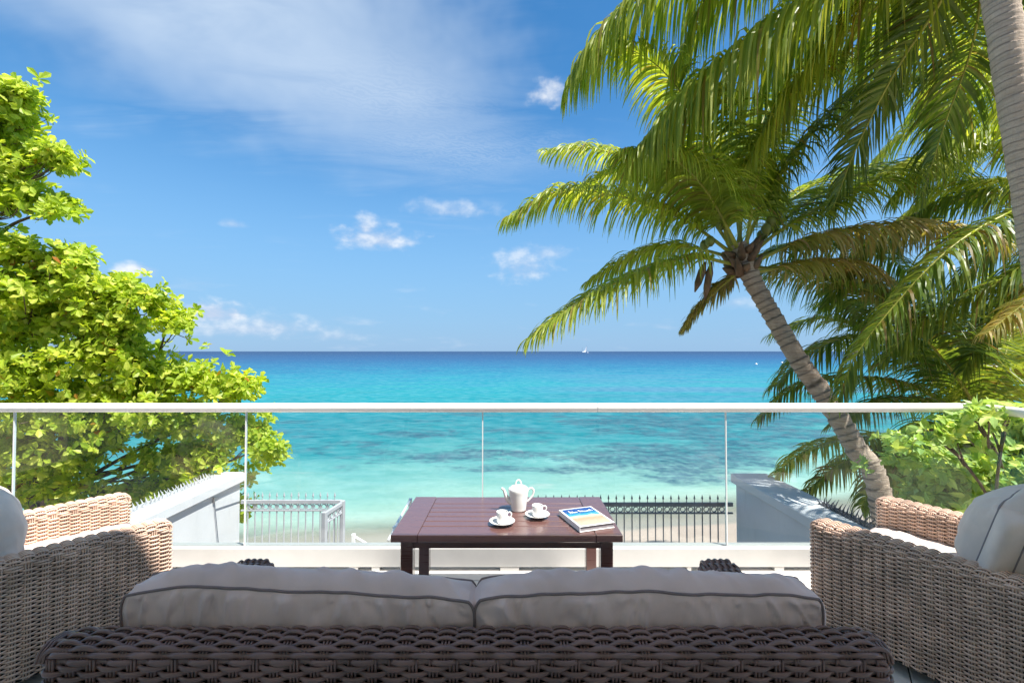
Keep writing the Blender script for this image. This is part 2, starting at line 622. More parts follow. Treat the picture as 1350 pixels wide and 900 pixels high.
def mk_wall(name, col):
    m, t, out = mat_new(name)
    tc = t.n('ShaderNodeTexCoord').outputs['Object']
    n1 = t.noise(tc, 1.6, 6, 0.65)
    n2 = t.noise(t.mapping(tc, (5, 5, 1.6)), 1.5, 6, 0.68, 0.4)
    st = t.smooth(n2, 0.52, 0.80, 0, 0.40)
    c = t.mix(t.smooth(n1, 0.3, 0.7), (*[x * 0.95 for x in col], 1), (*[min(1, x * 1.04) for x in col], 1))
    c = t.mix(st, c, (*[x * 0.72 for x in col], 1))
    b = principled(t, out, c, 0.7, 0.25)
    bump(t, b, t.noise(tc, 90, 4, 0.6), 0.15, 0.004)
    return m


def mk_sand():
    m, t, out = mat_new('beach_sand')
    pos = t.n('ShaderNodeNewGeometry').outputs['Position']
    n1 = t.noise(pos, 0.9, 6, 0.6)
    n2 = t.noise(pos, 14, 5, 0.7)
    c = t.mix(n1, (0.33, 0.26, 0.21, 1), (0.41, 0.335, 0.275, 1))
    c = t.mix(t.smooth(n2, 0.5, 0.75, 0, 0.35), c, (0.25, 0.19, 0.15, 1))
    sz = t.n('ShaderNodeSeparateXYZ')
    t.l(pos, sz.inputs[0])
    wet = t.smooth(t.math('ADD', sz.outputs[2], t.math('MULTIPLY', n1, 0.12)), -3.72, -3.92)
    c = t.mix(wet, c, (0.27, 0.25, 0.20, 1))
    b = principled(t, out, c, t.smooth(wet, 0, 1, 0.95, 0.45), 0.3)
    bump(t, b, t.noise(pos, 5, 6, 0.7), 0.6, 0.08)
    return m


def mk_sea():
    m, t, out = mat_new('tropical_sea')
    pos = t.n('ShaderNodeNewGeometry').outputs['Position']
    sp = t.n('ShaderNodeSeparateXYZ')
    t.l(pos, sp.inputs[0])
    x, y = sp.outputs[0], sp.outputs[1]
    n0 = t.noise(t.mapping(pos, (0.5, 1, 1)), 0.22, 4, 0.55)
    s = t.math('SUBTRACT', t.math('SUBTRACT', y, t.math('MULTIPLY', x, 0.16)), 13.7)
    s = t.math('MAXIMUM', s, 0.0)
    s = t.math('MULTIPLY', s, t.smooth(n0, 0.2, 0.8, 0.68, 1.32))
    lg = t.math('DIVIDE', t.math('LOGARITHM', t.math('ADD', t.math('DIVIDE', s, 6.0), 1.0), math.e), 6.0)
    def st(dist, c): return (math.log(1 + dist / 6) / 6, c)
    col = t.ramp(lg, [st(0, (0.36, 0.36, 0.285)), st(1.6, (0.29, 0.355, 0.285)), st(4, (0.185, 0.325, 0.275)),
                      st(8, (0.070, 0.240, 0.230)), st(14, (0.014, 0.170, 0.190)), st(26, (0.001, 0.142, 0.178)),
                      st(48, (0.002, 0.185, 0.215)), st(85, (0.0005, 0.148, 0.218)), st(150, (0.0003, 0.092, 0.190)),
                      st(320, (0.0002, 0.050, 0.150)), st(1300, (0.0002, 0.026, 0.098))])
    # reef and weed patches on the sea bed
    rn = t.noise(t.mapping(pos, (0.62, 1, 1)), 0.34, 6, 0.72, 0.5)

    def patch_zone(cx, cy, rx, ry):
        ex = t.math('DIVIDE', t.math('SUBTRACT', x, cx), rx)
        ey = t.math('DIVIDE', t.math('SUBTRACT', y, cy), ry)
        return t.smooth(t.math('SQRT', t.math('ADD', t.math('MULTIPLY', ex, ex), t.math('MULTIPLY', ey, ey))), 1.25, 0.35)
    zone = t.math('MAXIMUM', patch_zone(7.5, 23.5, 8.5, 5.0), t.math('MULTIPLY', patch_zone(17, 35, 17, 12), 0.85))
    zone = t.math('MAXIMUM', zone, t.math('MULTIPLY', patch_zone(-1.5, 23.5, 5, 3.2), 0.85))
    zone = t.math('MAXIMUM', zone, t.math('MULTIPLY', patch_zone(-3, 32, 9, 6), 0.55))
    zone = t.math('MAXIMUM', zone, t.math('MULTIPLY', t.math('MULTIPLY', t.smooth(s, 6.0, 9.0), t.smooth(s, 40, 20)), 0.35))
    reef = t.math('MULTIPLY', t.smooth(t.math('ADD', rn, t.math('MULTIPLY', zone, 0.22)), 0.56, 0.72), t.smooth(zone, 0.0, 0.45))
    fn = t.noise(pos, 2.2, 5, 0.75)
    reef = t.math('MULTIPLY', reef, t.smooth(fn, 0.3, 0.62, 0.30, 1.0))
    rcol = t.mix(t.noise(pos, 0.9, 4, 0.6), (0.006, 0.052, 0.092, 1), (0.034, 0.085, 0.120, 1))
    col = t.mix(t.math('MULTIPLY', reef, 0.95), col, rcol)
    # farther weed beds, long streaks
    fr = t.noise(t.mapping(pos, (0.16, 1, 1), rot=(0, 0, R(-6))), 0.085, 6, 0.62, 0.4)
    z2 = t.math('MULTIPLY', t.smooth(s, 24, 40), t.smooth(s, 130, 65))
    z2 = t.math('MULTIPLY', z2, t.smooth(t.math('DIVIDE', x, t.math('MAXIMUM', y, 1.0)), -0.06, 0.25, 0.04, 1.0))
    weed = t.math('MULTIPLY', t.smooth(fr, 0.40, 0.60), z2)
    col = t.mix(t.math('MULTIPLY', weed, 0.75), col, (0.045, 0.135, 0.225, 1))
    # beach rock just under the surface
    br = t.math('MULTIPLY', t.smooth(t.noise(t.mapping(pos, (0.35, 1, 1), loc=(4, 2, 0)), 0.5, 5, 0.6), 0.60, 0.70), t.smooth(s, 1.5, 3.0))
    br = t.math('MULTIPLY', br, t.smooth(s, 9, 5))
    col = t.mix(t.math('MULTIPLY', br, 0.35), col, (0.34, 0.35, 0.32, 1))
    # fine mottling from ripples and the bed
    mot = t.noise(t.mapping(pos, (0.6, 1, 1)), 1.3, 6, 0.7)
    col = t.mix(t.smooth(mot, 0.3, 0.75, 0, 0.22), col, t.mix(0.5, col, (0.55, 0.75, 0.75, 1)))
    mf = t.noise(t.mapping(pos, (0.7, 1, 1)), 5.0, 4, 0.75)
    near = t.smooth(s, 60, 6)
    col = t.mix(t.math('MULTIPLY', t.smooth(mf, 0.45, 0.75), t.math('MULTIPLY', near, 0.30)), col, t.mix(1.0, col, (0.45, 0.62, 0.72, 1), 'MULTIPLY'))
    fst = t.noise(t.mapping(pos, (0.10, 1, 1)), 0.03, 5, 0.6)
    col = t.mix(t.smooth(fst, 0.35, 0.7, 0, 0.25), col, t.mix(1.0, col, (0.55, 0.8, 0.9, 1), 'MULTIPLY'))
    b = t.n('ShaderNodeBsdfDiffuse')
    t.l(col, b.inputs['Color'])
    gls = t.n('ShaderNodeBsdfGlossy')
    gls.inputs['Roughness'].default_value = 0.16
    wv = t.noise(t.mapping(pos, (0.7, 1, 1)), 2.6, 4, 0.65)
    wv2 = t.noise(t.mapping(pos, (0.5, 1, 1)), 0.5, 3, 0.6)
    bp = t.n('ShaderNodeBump')
    bp.inputs['Strength'].default_value = 0.6
    bp.inputs['Distance'].default_value = 0.12
    t.l(t.math('ADD', wv, t.math('MULTIPLY', wv2, 3)), bp.inputs['Height'])
    t.l(bp.outputs[0], gls.inputs['Normal'])
    gm = t.n('ShaderNodeNewGeometry')
    dt = t.n('ShaderNodeVectorMath', operation='DOT_PRODUCT')
    t.l(bp.outputs[0], dt.inputs[0]); t.l(gm.outputs['Incoming'], dt.inputs[1])
    cosv = t.math('MAXIMUM', dt.outputs['Value'], 0.0)
    # waves keep a real sea from mirroring fully at a low angle
    fres = t.math('ADD', 0.02, t.math('MULTIPLY', t.math('POWER', t.math('SUBTRACT', 1.0, cosv, clamp=True), 5.0), 0.09))
    ms = t.n('ShaderNodeMixShader')
    t.l(fres, ms.inputs[0]); t.l(b.outputs[0], ms.inputs[1]); t.l(gls.outputs[0], ms.inputs[2])
    b = ms
    # the last wash over the sand is clear
    tr = t.n('ShaderNodeBsdfTransparent')
    mx = t.n('ShaderNodeMixShader')
    t.l(t.smooth(s, 0.0, 2.6, 0.0, 1.0), mx.inputs[0])
    t.l(tr.outputs[0], mx.inputs[1]); t.l(b.outputs[0], mx.inputs[2])
    t.l(mx.outputs[0], out.inputs[0])
    return m


def mk_trunk(name, c0, c1, c2, scar, amt):
    m, t, out = mat_new(name)
    tc = t.n('ShaderNodeTexCoord').outputs['Object']
    n1 = t.noise(t.mapping(tc, (3, 3, 18)), 2.4, 6, 0.7)
    n2 = t.noise(tc, 3.2, 4, 0.55)
    n3 = t.noise(t.mapping(tc, (30, 30, 5)), 2, 3, 0.6)
    c = t.mix(t.smooth(n1, 0.3, 0.7), (*c0, 1), (*c1, 1))
    c = t.mix(t.smooth(n2, 0.45, 0.75, 0, 0.7), c, (*c2, 1))
    c = t.mix(t.math('MULTIPLY', n3, 0.3), c, (*[k * 0.6 for k in c0], 1))
    at = t.n('ShaderNodeAttribute', attribute_name='scar')
    sc = t.math('MULTIPLY', at.outputs['Fac'], t.smooth(n1, 0.35, 0.6, 0.35, 1.0))
    c = t.mix(t.math('MULTIPLY', sc, amt), c, (*scar, 1))
    b = principled(t, out, c, 0.9, 0.15)
    bump(t, b, t.math('ADD', n1, t.math('MULTIPLY', n3, 0.5)), 0.8, 0.03)
    return m


def mk_cover():
    """printed picture on the book: blue sea above pale sand"""
    m, t, out = mat_new('book_cover_print')
    tc = t.n('ShaderNodeTexCoord').outputs['Object']
    sp = t.n('ShaderNodeSeparateXYZ')
    t.l(tc, sp.inputs[0])
    v = t.math('ADD', sp.outputs[1], t.math('MULTIPLY', t.math('SUBTRACT', t.noise(tc, 26, 4, 0.6), 0.5), 0.045))
    c = t.ramp(t.smooth(v, -0.115, 0.115), [(0.0, (0.44, 0.38, 0.28)), (0.30, (0.42, 0.27, 0.16)), (0.45, (0.45, 0.40, 0.31)),
                                            (0.55, (0.40, 0.40, 0.33)), (0.60, (0.08, 0.34, 0.38)), (0.72, (0.008, 0.22, 0.36)), (0.9, (0.004, 0.05, 0.22))])
    sp2 = t.noise(tc, 70, 3, 0.7)
    c = t.mix(t.smooth(sp2, 0.5, 0.72, 0, 0.45), c, (0.5, 0.45, 0.38, 1))
    principled(t, out, c, 0.25, 0.5)
    return m


M['wood'] = mk_wood()
M['fabric'] = mk_fabric('grey_taupe_fabric', (0.78, 0.595, 0.56))
M['fabric_pale'] = mk_fabric('pale_grey_fabric', (0.78, 0.655, 0.575))
M['glass'] = mk_glass()
M['glass_edge'] = simple('polished_glass_edge', (0.62, 0.70, 0.72), 0.15, 0.6, 0.05, 4)
M['tile'] = mk_tile()
M['grout'] = simple('tile_grout', (0.22, 0.20, 0.19), 0.9, 0.1)
M['wall'] = mk_wall('white_rendered_wall', (0.60, 0.61, 0.63))
M['wall_shade'] = mk_wall('shade_tinted_white_wall', (0.58, 0.60, 0.63))  # copy of the white wall with blue-grey shade put into its colour
M['sand'] = mk_sand()
M['sea'] = mk_sea()
M['trunk'] = mk_trunk('coconut_trunk', (0.34, 0.26, 0.195), (0.60, 0.485, 0.385), (0.48, 0.415, 0.345), (0.06, 0.042, 0.03), 0.9)
M['trunk_pale'] = mk_trunk('pale_coconut_trunk', (0.50, 0.40, 0.31), (0.74, 0.62, 0.50), (0.64, 0.54, 0.43), (0.15, 0.105, 0.075), 0.75)
M['cover'] = mk_cover()

# ------------------------------------------------------------------ setting: sea, beach, terrace
SEA_Z = -4.0
# sea: one sheet, finer near the shore
ys = np.concatenate([np.linspace(10, 60, 26), np.geomspace(70, 60000, 40)])
xs = np.concatenate([-np.geomspace(60000, 60, 30), np.linspace(-50, 50, 21), np.geomspace(60, 60000, 30)])
V = np.array([(x, y, SEA_Z) for y in ys for x in xs])
sea = link('sea', mesh_np('sea', V, grid_quads(len(ys), len(xs), False)), M['sea'])
tag(sea, 'clear turquoise sea darkening to deep blue at the horizon', 'sea', kind='structure')


def ground_z(x, y):
    s = y - 0.16 * x - 13.7
    z = np.interp(s, [-6.5, -4.2, -2.5, 0.0, 3, 12, 60, 400], [-2.6, -3.05, -3.45, -4.0, -4.35, -5.2, -9, -20])
    return z


gx_ = np.concatenate([np.linspace(-300, -32, 12), np.linspace(-30, 30, 101), np.linspace(32, 300, 12)])
gy_ = np.concatenate([np.linspace(-60, 3, 10), np.linspace(3.5, 20, 67), np.linspace(21, 400, 20)])
V = []
for y in gy_:
    for x in gx_:
        z = float(ground_z(x, y))
        if y > 3:
            z += 0.07 * mnoise.noise((x * .5, y * .7, 0)) + 0.03 * mnoise.noise((x * 1.7, y * 2.1, 3))
        V.append((x, y, z))
gr_ = link('beach', mesh_np('beach', V, grid_quads(len(gy_), len(gx_), False)), M['sand'], smooth=True)
tag(gr_, 'pale pinkish sand beach sloping into the water', 'beach', kind='structure')

# terrace slab with tiles laid diagonally
floor = MB().box(-6, 3.6, -5, 3.30, -0.40, -0.012).build('terrace_floor', M['grout'])
tag(floor, 'pale stone tiled terrace floor', 'floor', kind='structure')
TS = 0.60
tile_me = MB().box(-TS / 2 + .003, TS / 2 - .003, -TS / 2 + .003, TS / 2 - .003, -0.0115, 0.0, 0.0025).mesh('tile')
tile_me.materials.append(M['tile'])
ang = R(-35)
ca, sa = math.cos(ang), math.sin(ang)
for i in range(-14, 15):
    for j in range(-14, 15):
        u, v = i * TS + 0.10, j * TS + 0.31
        x, y = ca * u - sa * v - 0.25, sa * u + ca * v + 3.0
        if -4.6 < x < 3.45 and -0.6 < y < 3.0:
            o = bpy.data.objects.new('tile', tile_me)
            COL.objects.link(o)
            o.parent = floor
            o.location = (x, y, 0)
            o.rotation_euler = (0, 0, ang)
strip = MB().box(-6, 3.6, 2.93, 3.30, -0.011, 0.003).build('edge_strip', M['tile'], floor)

# the house above and behind: roof slab over the seating, side walls, back wall
house = empty('house', (0, -3, 0))
tag(house, 'pale house wall and roof sheltering the terrace seating', 'house')
YE = 0.90
MB().box(-7, 6.6, -1.2, YE, 5.1, 5.4, 0.01).build('roof', M['roof'], house).location = (0, 3, 0)
MB().box(-7, 6.6, -1.2, -1.0, -0.39, 5.09).build('wall', M['house'], house).location = (0, 3, 0)

# ------------------------------------------------------------------ glass balustrade
RY = 3.10
bal = empty('glass_balustrade', (0, RY, 0))
tag(bal, 'frameless clear glass balustrade with a round white handrail along the terrace edge', 'balustrade')


def ball(mb, name, mat, smooth=False):
    o = mb.build(name, mat, bal, smooth)
    o.location = (0, -RY, 0)
    return o


CX = 3.17                                          # corner of the rail
rz = 1.075
mb = MB().tube([(x, RY, rz) for x in np.linspace(-5.2, 0.575, 40)], 0.031, 24, False)
ball(mb, 'handrail', M['rail_metal'], True)
arc = [(CX - 0.12 + 0.12 * math.sin(a), RY - 0.12 + 0.12 * math.cos(a), rz) for a in np.linspace(0, PI / 2, 9)]
mb = MB().tube([(x, RY, rz) for x in np.linspace(0.579, 3.0, 24)] + arc[1:] + [(CX + .0, y, rz) for y in np.linspace(2.9, 1.0, 16)], 0.031, 24, False)
ball(mb, 'handrail', M['rail_metal'], True)
mb = MB().tube([(0.5745, RY, rz), (0.5795, RY, rz)], 0.0285, 20)
ball(mb, 'handrail_joint', M['steel'])
jx = [-5.2, (22 - 675) * RY / 600, (326 - 675) * RY / 600, (636.5 - 675) * RY / 600, (955.5 - 675) * RY / 600, CX - .06]


def pane(x0, x1, name='glass_pane'):
    m_ = MB().box(x0 + .004, x1 - .004, RY - .006, RY + .006, 0.145, 1.056)
    me = m_.mesh('glass_pane')
    me.materials.append(M['glass']); me.materials.append(M['glass_edge'])
    for p in me.polygons:
        if abs(p.normal.y) < 0.5 and not (p.normal.x > .5 and x1 > 3):
            p.material_index = 1
    o = link(name, me, None, bal)
    o.location = (0, -RY, 0)


for a, b_ in zip(jx[:-1], jx[1:]):
    pane(a, b_)
for a in jx[1:-1]:
    ball(MB().box(a - .0034, a + .0034, RY - .0075, RY + .0075, 0.153, 1.05), 'joint_seal', M['white_paint'])
# side run
m_ = MB().box(CX - .006, CX + .006, 1.0, RY - .07, 0.145, 1.056)
me = m_.mesh('glass_pane')
me.materials.append(M['glass']); me.materials.append(M['glass_edge'])
link('glass_pane', me, None, bal).location = (0, -RY, 0)
# base shoe, two cheeks with the glass between, on blocks with drain gaps
ball(MB().box(-5.2, CX + .04, RY - .055, RY - .008, 0.030, 0.152, 0.003), 'base_channel', M['shoe'])
ball(MB().box(-5.2, CX + .04, RY + .008, RY + .05, 0.030, 0.150, 0.003), 'base_channel', M['shoe'])
ball(MB().box(CX - .05, CX - .008, 1.0, RY - .058, 0.030, 0.152, 0.003), 'base_channel', M['shoe'])
ball(MB().box(-5.2, CX, RY - .006, RY + .006, 0.10, 0.1435), 'gasket', M['fence_dark'])
gaps = [(-5.1, -3.3), (238, 436 + 30), (477, 495), (505, 660), (684, 900), (905, 950), (962, 1012), (1024, 1075)]
gp = []
for a, b_ in gaps:
    if a < 0:
        gp.append((a, b_))
    else:
        gp.append(((a - 675) * RY / 600, (b_ - 675) * RY / 600))
edges = [-5.2] + [v for g in gp for v in g] + [CX]
for k in range(0, len(edges), 2):
    ball(MB().box(edges[k], edges[k + 1], RY - .052, RY + .048, 0.0035, 0.0295), 'base_block', M['shoe'])

# ------------------------------------------------------------------ lower garden walls
WZ = -0.32                                     # top of the flanking walls


def wall_spiked(name, x0, x1, yn, yf, ztop, mat, matsp, label, side, spike_range, dark):
    root = empty(name, ((x0 + x1) / 2, yf, -2.9))
    tag(root, label, 'wall')
    off = (-(x0 + x1) / 2, -yf, 2.9)

    def add(mb, nm, mt, smooth=False):
        o = mb.build(nm, mt, root, smooth)
        o.location = off
        return o
    add(MB().box(x0, x1, yn, yf, -2.9, ztop - 0.13), 'wall_body', mat)
    add(MB().box(x0 - .055, x1 + .055, yn, yf + .06, ztop - 0.127, ztop, 0.012), 'coping', mat)
    # spike strip: base and rows of thorns
    a, b = spike_range
    xs_ = (x0 - 0.02) if side < 0 else (x1 - 0.09)
    add(MB().box(xs_ - .0, xs_ + .11, a, b, ztop + .002, ztop + .010), 'spike_strip', matsp)
    th = MB()
    y = a + 0.03
    k = 0
    while y < b:
        for q in (0.012, 0.052, 0.092):
            x = xs_ + q
            lean = (q - 0.052) * (1.5 if dark else 0.8) + random.uniform(-.012, .012)
            hh = random.uniform(0.055, 0.075) * (1.25 if dark else 1)
            th.tube([(x, y, ztop + .008), (x + lean, y + random.uniform(-.02, .02) * (2 if dark else 1), ztop + hh)], [0.010, 0.002], 5)
        y += 0.062
        k += 1
    o = add(th, 'spikes', matsp)
    o['kind'] = 'stuff'
    return root, off


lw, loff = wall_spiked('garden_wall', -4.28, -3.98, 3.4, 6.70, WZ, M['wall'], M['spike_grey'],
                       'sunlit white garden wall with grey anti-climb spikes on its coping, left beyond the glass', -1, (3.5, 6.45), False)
rw, roff = wall_spiked('garden_wall', 3.24, 3.66, 3.4, 6.62, WZ, M['wall_shade'], M['spike_dark'],
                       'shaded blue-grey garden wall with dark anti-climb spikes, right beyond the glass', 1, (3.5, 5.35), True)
# bracket with a hanging wire on the left wall
mb = MB().tube([(-3.975, 6.1, -0.50), (-3.90, 6.1, -0.50), (-3.86, 6.75, -0.50)], 0.008, 6)
mb.tube([(-3.965, 6.1, -0.56), (-3.965, 6.1, -0.48)], 0.014, 6)
o = mb.build('bracket', M['steel'], lw); o.location = loff
o = MB().tube([(-3.96, 6.1, -0.52), (-3.955, 6.28, -1.7)], 0.006, 5).build('wire', M['mast'], lw); o.location = loff


# ------------------------------------------------------------------ fences
def ring_mesh(r, t, k=14):
    a = np.linspace(0, 2 * PI, k, endpoint=False)
    mb = MB()
    V = []
    for rr, y in ((r, -t), (r + t * 1.3, -t), (r + t * 1.3, t), (r, t)):
        V.append(np.stack([rr * np.cos(a), np.full(k, y), rr * np.sin(a)], -1))
    V = np.stack(V, 1).reshape(-1, 3)
    Q = []
    for i in range(k):
        for j in range(4):
            i2, j2 = (i + 1) % k, (j + 1) % 4
            Q.append((i * 4 + j, i * 4 + j2, i2 * 4 + j2, i2 * 4 + j))
    return mb.add(V, Q)


def fence(name, p0, p1, ztop, zbot, pitch, mat, label, spikes=True, posts=()):
    """railing between two plan points: rails, balusters, rings"""
    p0, p1 = Vector((*p0, 0)), Vector((*p1, 0))
    d = p1 - p0
    L = d.length
    root = empty(name, (p0.x, p0.y, zbot), math.atan2(d.y, d.x))
    tag(root, label, 'fence')
    h = ztop - zbot
    MB().box(0, L, -.018, .018, h - .055, h, 0.004).build('top_rail', mat, root)
    MB().box(0, L, -.013, .013, h - .165, h - .142, 0.003).build('lower_rail', mat, root)
    MB().box(0, L, -.013, .013, 0.10, 0.13, 0.003).build('bottom_rail', mat, root)
    b = MB().tube([(0, 0, 0.05), (0, 0, h - .001)], 0.0095, 6)
    if spikes:
        b.tube([(0, 0, h - .0005), (0, 0, h + .045), (0, 0, h + .052), (0, 0, h + .062), (0, 0, h + .115)],
               [0.006, 0.006, 0.014, 0.014, 0.001], 6)
    bm = b.mesh('baluster'); bm.materials.append(mat)
    rm_ = ring_mesh(0.031, 0.008).mesh('ring'); rm_.materials.append(mat)
    n = int(L / pitch)
    off = (L - (n - 1) * pitch) / 2
    for k in range(n):
        o = link('baluster', bm, None, root); o.location = (off + k * pitch, 0, 0)
        if k < n - 1:
            o = link('ring', rm_, None, root); o.location = (off + (k + .5) * pitch, 0, h - 0.0985)
    for x in posts:
        MB().box(x - .03, x + .03, -.03, .03, 0, h + .012, 0.005).build('post', mat, root)
    return root


fd = 6.72
zt_d = float(P(900, 662, fd)[2])
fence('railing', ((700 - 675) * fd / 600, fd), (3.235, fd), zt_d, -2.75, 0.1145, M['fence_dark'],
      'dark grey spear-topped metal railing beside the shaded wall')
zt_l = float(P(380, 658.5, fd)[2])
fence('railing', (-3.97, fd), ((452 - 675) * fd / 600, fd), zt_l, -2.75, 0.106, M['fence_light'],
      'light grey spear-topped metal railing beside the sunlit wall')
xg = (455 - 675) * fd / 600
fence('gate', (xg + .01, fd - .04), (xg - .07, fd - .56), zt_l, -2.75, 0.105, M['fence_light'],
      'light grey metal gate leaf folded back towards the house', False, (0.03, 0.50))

# stair handrails down to the beach
def stair_rail(pts, label, posts):
    a = [P(*q) for q in pts]
    root = empty('stair_handrail', a[0] - np.array((0, 0, 1.0)))
    tag(root, label, 'handrail', 'handrails of the beach steps')
    o = MB().tube(a, 0.022, 8).build('rail', M['white_paint'], root, True)
    o.location = -Vector(root.location)
    for q in posts:
        x, y, z = P(*q)
        o = MB().box(x - .03, x + .03, y - .03, y + .03, float(ground_z(x, y)) - .2, z + .02, .005).build('post', M['white_paint'], root)
        o.location = -Vector(root.location)


stair_rail([(541, 658, 8.6), (522, 692, 7.6), (512, 712, 7.1)], 'white sloping stair handrail just left of the coffee table', [(541, 658, 8.6), (520, 695, 7.5)])
stair_rail([(466, 706, 8.0), (486, 718, 8.1), (500, 726, 8.2)], 'low white stair handrail with a post beside the gate', [(466, 705, 8.0)])

# ------------------------------------------------------------------ woven furniture
def rpath(corners, r, step, closed=False):
    """2-D path with rounded corners, uniform samples; returns pts, outward (right-hand) normals, arclength"""
    c = [np.array(p, float) for p in corners]
    n = len(c)
    pts = []
    for i in range(n):
        if not closed and i in (0, n - 1):
            pts.append(c[i])
            continue
        a, b, d = c[i - 1], c[i], c[(i + 1) % n]
        u = (a - b) / (np.linalg.norm(a - b) + 1e-9)
        v = (d - b) / (np.linalg.norm(d - b) + 1e-9)
        if r < 1e-4:
            pts.append(b)
            continue
        q0, q1 = b + u * r, b + v * r
        ctr = b + (u + v) * r
        for k in range(7):
            t = k / 6 * PI / 2
            pts.append(ctr - v * r * math.cos(t) - u * r * math.sin(t))
    pts = np.array(pts)
    if closed:
        pts = np.vstack([pts, pts[:1]])
    L = np.concatenate([[0], np.cumsum(np.linalg.norm(np.diff(pts, axis=0), axis=1))])
    m = max(4, int(L[-1] / step))
    s = np.linspace(0, L[-1], m + 1)
    q = np.stack([np.interp(s, L, pts[:, k]) for k in range(2)], -1)
    if closed:
        t = np.roll(q[:-1], -1, 0) - np.roll(q[:-1], 1, 0)
        t = np.vstack([t, t[:1]])
    else:
        t = np.gradient(q, axis=0)
    t /= np.linalg.norm(t, axis=1)[:, None] + 1e-12
    nr = np.stack([t[:, 1], -t[:, 0]], -1)
    return q, nr, s


def strand(path, nrm, vdir, s, S, phase, amp, w, t, k):
    off = amp * np.cos(PI * s / S + phase * PI)
    # flatten the wave slightly so the strand lies over the stake
    off = amp * np.tanh(1.4 * off / amp) / math.tanh(1.4)
    c = path + nrm * off[:, None]
    th = np.arange(k) * 2 * PI / k
    wob = 1 + 0.06 * np.sin(s * 23 + phase * 1.7 + w * 999)
    V = c[:, None, :] + (w * wob)[:, None, None] * np.cos(th)[None, :, None] * vdir[:, None, :] + \
        t * np.sin(th)[None, :, None] * nrm[:, None, :]
    return V.reshape(-1, 3), grid_quads(len(path), k, True)


def woven_block(x0, x1, y0, y1, z0, z1, r, S, pitch, amp, w, t, k=6, axis=0, ns=5):
    """a block wrapped in weave; returns (list of strands, stakes MB)"""
    out = []
    stakes = MB()
    step = S / ns
    # make the loop length an even number of stake spaces
    per = 2 * (x1 - x0) + 2 * (y1 - y0) - 8 * r + 2 * PI * r
    S1 = per / (2 * round(per / (2 * S)))
    q, nr, s = rpath([(x0, y0), (x1, y0), (x1, y1), (x0, y1)], r, step, True)
    s = s * (per / s[-1])
    rows = int((z1 - r - z0) / pitch)
    one = np.ones(len(q))
    for i in range(rows):
        z = z1 - r - (i + .5) * pitch + random.uniform(-1, 1) * pitch * 0.05
        path = np.stack([q[:, 0], q[:, 1], one * z], -1)
        n3 = np.stack([nr[:, 0], nr[:, 1], one * 0], -1)
        vd = np.tile(np.array((0, 0, 1.0)), (len(q), 1))
        out.append(strand(path, n3, vd, s, S1, i % 2, amp, w, t, k))
    for j in range(int(round(per / S1))):
        i = int(np.argmin(abs(s - j * S1)))
        tx = np.array((-nr[i, 1], nr[i, 0]))
        for dlt in (-.0085, 0.0, .0085):
            p = q[i] + tx * dlt
            stakes.tube([(p[0], p[1], z0), (p[0], p[1], z1 - r * .6)], 0.0035, 5, False)
    # top
    a0, a1, b0, b1 = (x0, x1, y0, y1) if axis == 0 else (y0, y1, x0, x1)
    prof = []
    flat = (b1 - b0) - 2 * r
    na = max(1, int(r * PI / 2 / pitch))
    for i in range(na):
        f = (i + .5) / na * PI / 2
        prof.append((b0 + r - r * math.cos(f), math.sin(f), -math.cos(f)))
    nf = max(1, int(round(flat / pitch)))
    for i in range(nf):
        prof.append((b0 + r + (i + .5) * flat / nf, 1.0, 0.0))
    for i in range(na):
        f = (na - i - .5) / na * PI / 2
        prof.append((b1 - r + r * math.cos(f), math.sin(f), math.cos(f)))
    for i, (b, sn, cs) in enumerate(prof):
        rs = r * sn
        e0, e1 = a0 + r - rs, a1 - r + rs
        zt = z1 - r + rs
        q2, n2, s2 = rpath([(e1, z1 - r), (e1, zt), (e0, zt), (e0, z1 - r)], rs * .98, step)
        m_ = len(q2)
        sph = (q2[:, 0] - a0)                      # phase tied to length so rows line up
        if axis == 0:
            path = np.stack([q2[:, 0], np.full(m_, b), q2[:, 1]], -1)
            n3 = np.stack([n2[:, 0] * sn, np.full(m_, cs), n2[:, 1] * sn], -1)
            vd0 = np.array((0, sn, -cs))
        else:
            path = np.stack([np.full(m_, b), q2[:, 0], q2[:, 1]], -1)
            n3 = np.stack([np.full(m_, cs), n2[:, 0] * sn, n2[:, 1] * sn], -1)
            vd0 = np.array((sn, 0, -cs))
        n3 /= np.linalg.norm(n3, axis=1)[:, None]
        vd = np.tile(vd0, (m_, 1))
        vd = vd - n3 * (vd * n3).sum(1)[:, None]
        vd /= np.linalg.norm(vd, axis=1)[:, None]
        out.append(strand(path, n3, vd, sph, S, i % 2, amp, w, t, k))
    for j in range(int((a1 - a0) / S) + 1):
        a = a0 + j * S
        if a > a1 - .01:
            continue
        for dlt in (-.0085, 0.0, .0085):
            aa = a + dlt
            if axis == 0:
                pts = [(aa, b0 + .004, z1 - r), (aa, b0 + r * .35, z1 - r * .35), (aa, b0 + r, z1), (aa, b1 - r, z1), (aa, b1 - r * .35, z1 - r * .35), (aa, b1 - .004, z1 - r)]
            else:
                pts = [(b0 + .004, aa, z1 - r), (b0 + r * .35, aa, z1 - r * .35), (b0 + r, aa, z1), (b1 - r, aa, z1), (b1 - r * .35, aa, z1 - r * .35), (b1 - .004, aa, z1 - r)]
            stakes.tube(pts, 0.0035, 5, False, up=(0.3, 0.4, 0.1))
    return out, stakes


def core_box(x0, x1, y0, y1, z0, z1, inset=0.014):
    return MB().box(x0 + inset, x1 - inset, y0 + inset, y1 - inset, z0, z1 - inset, 0.01)


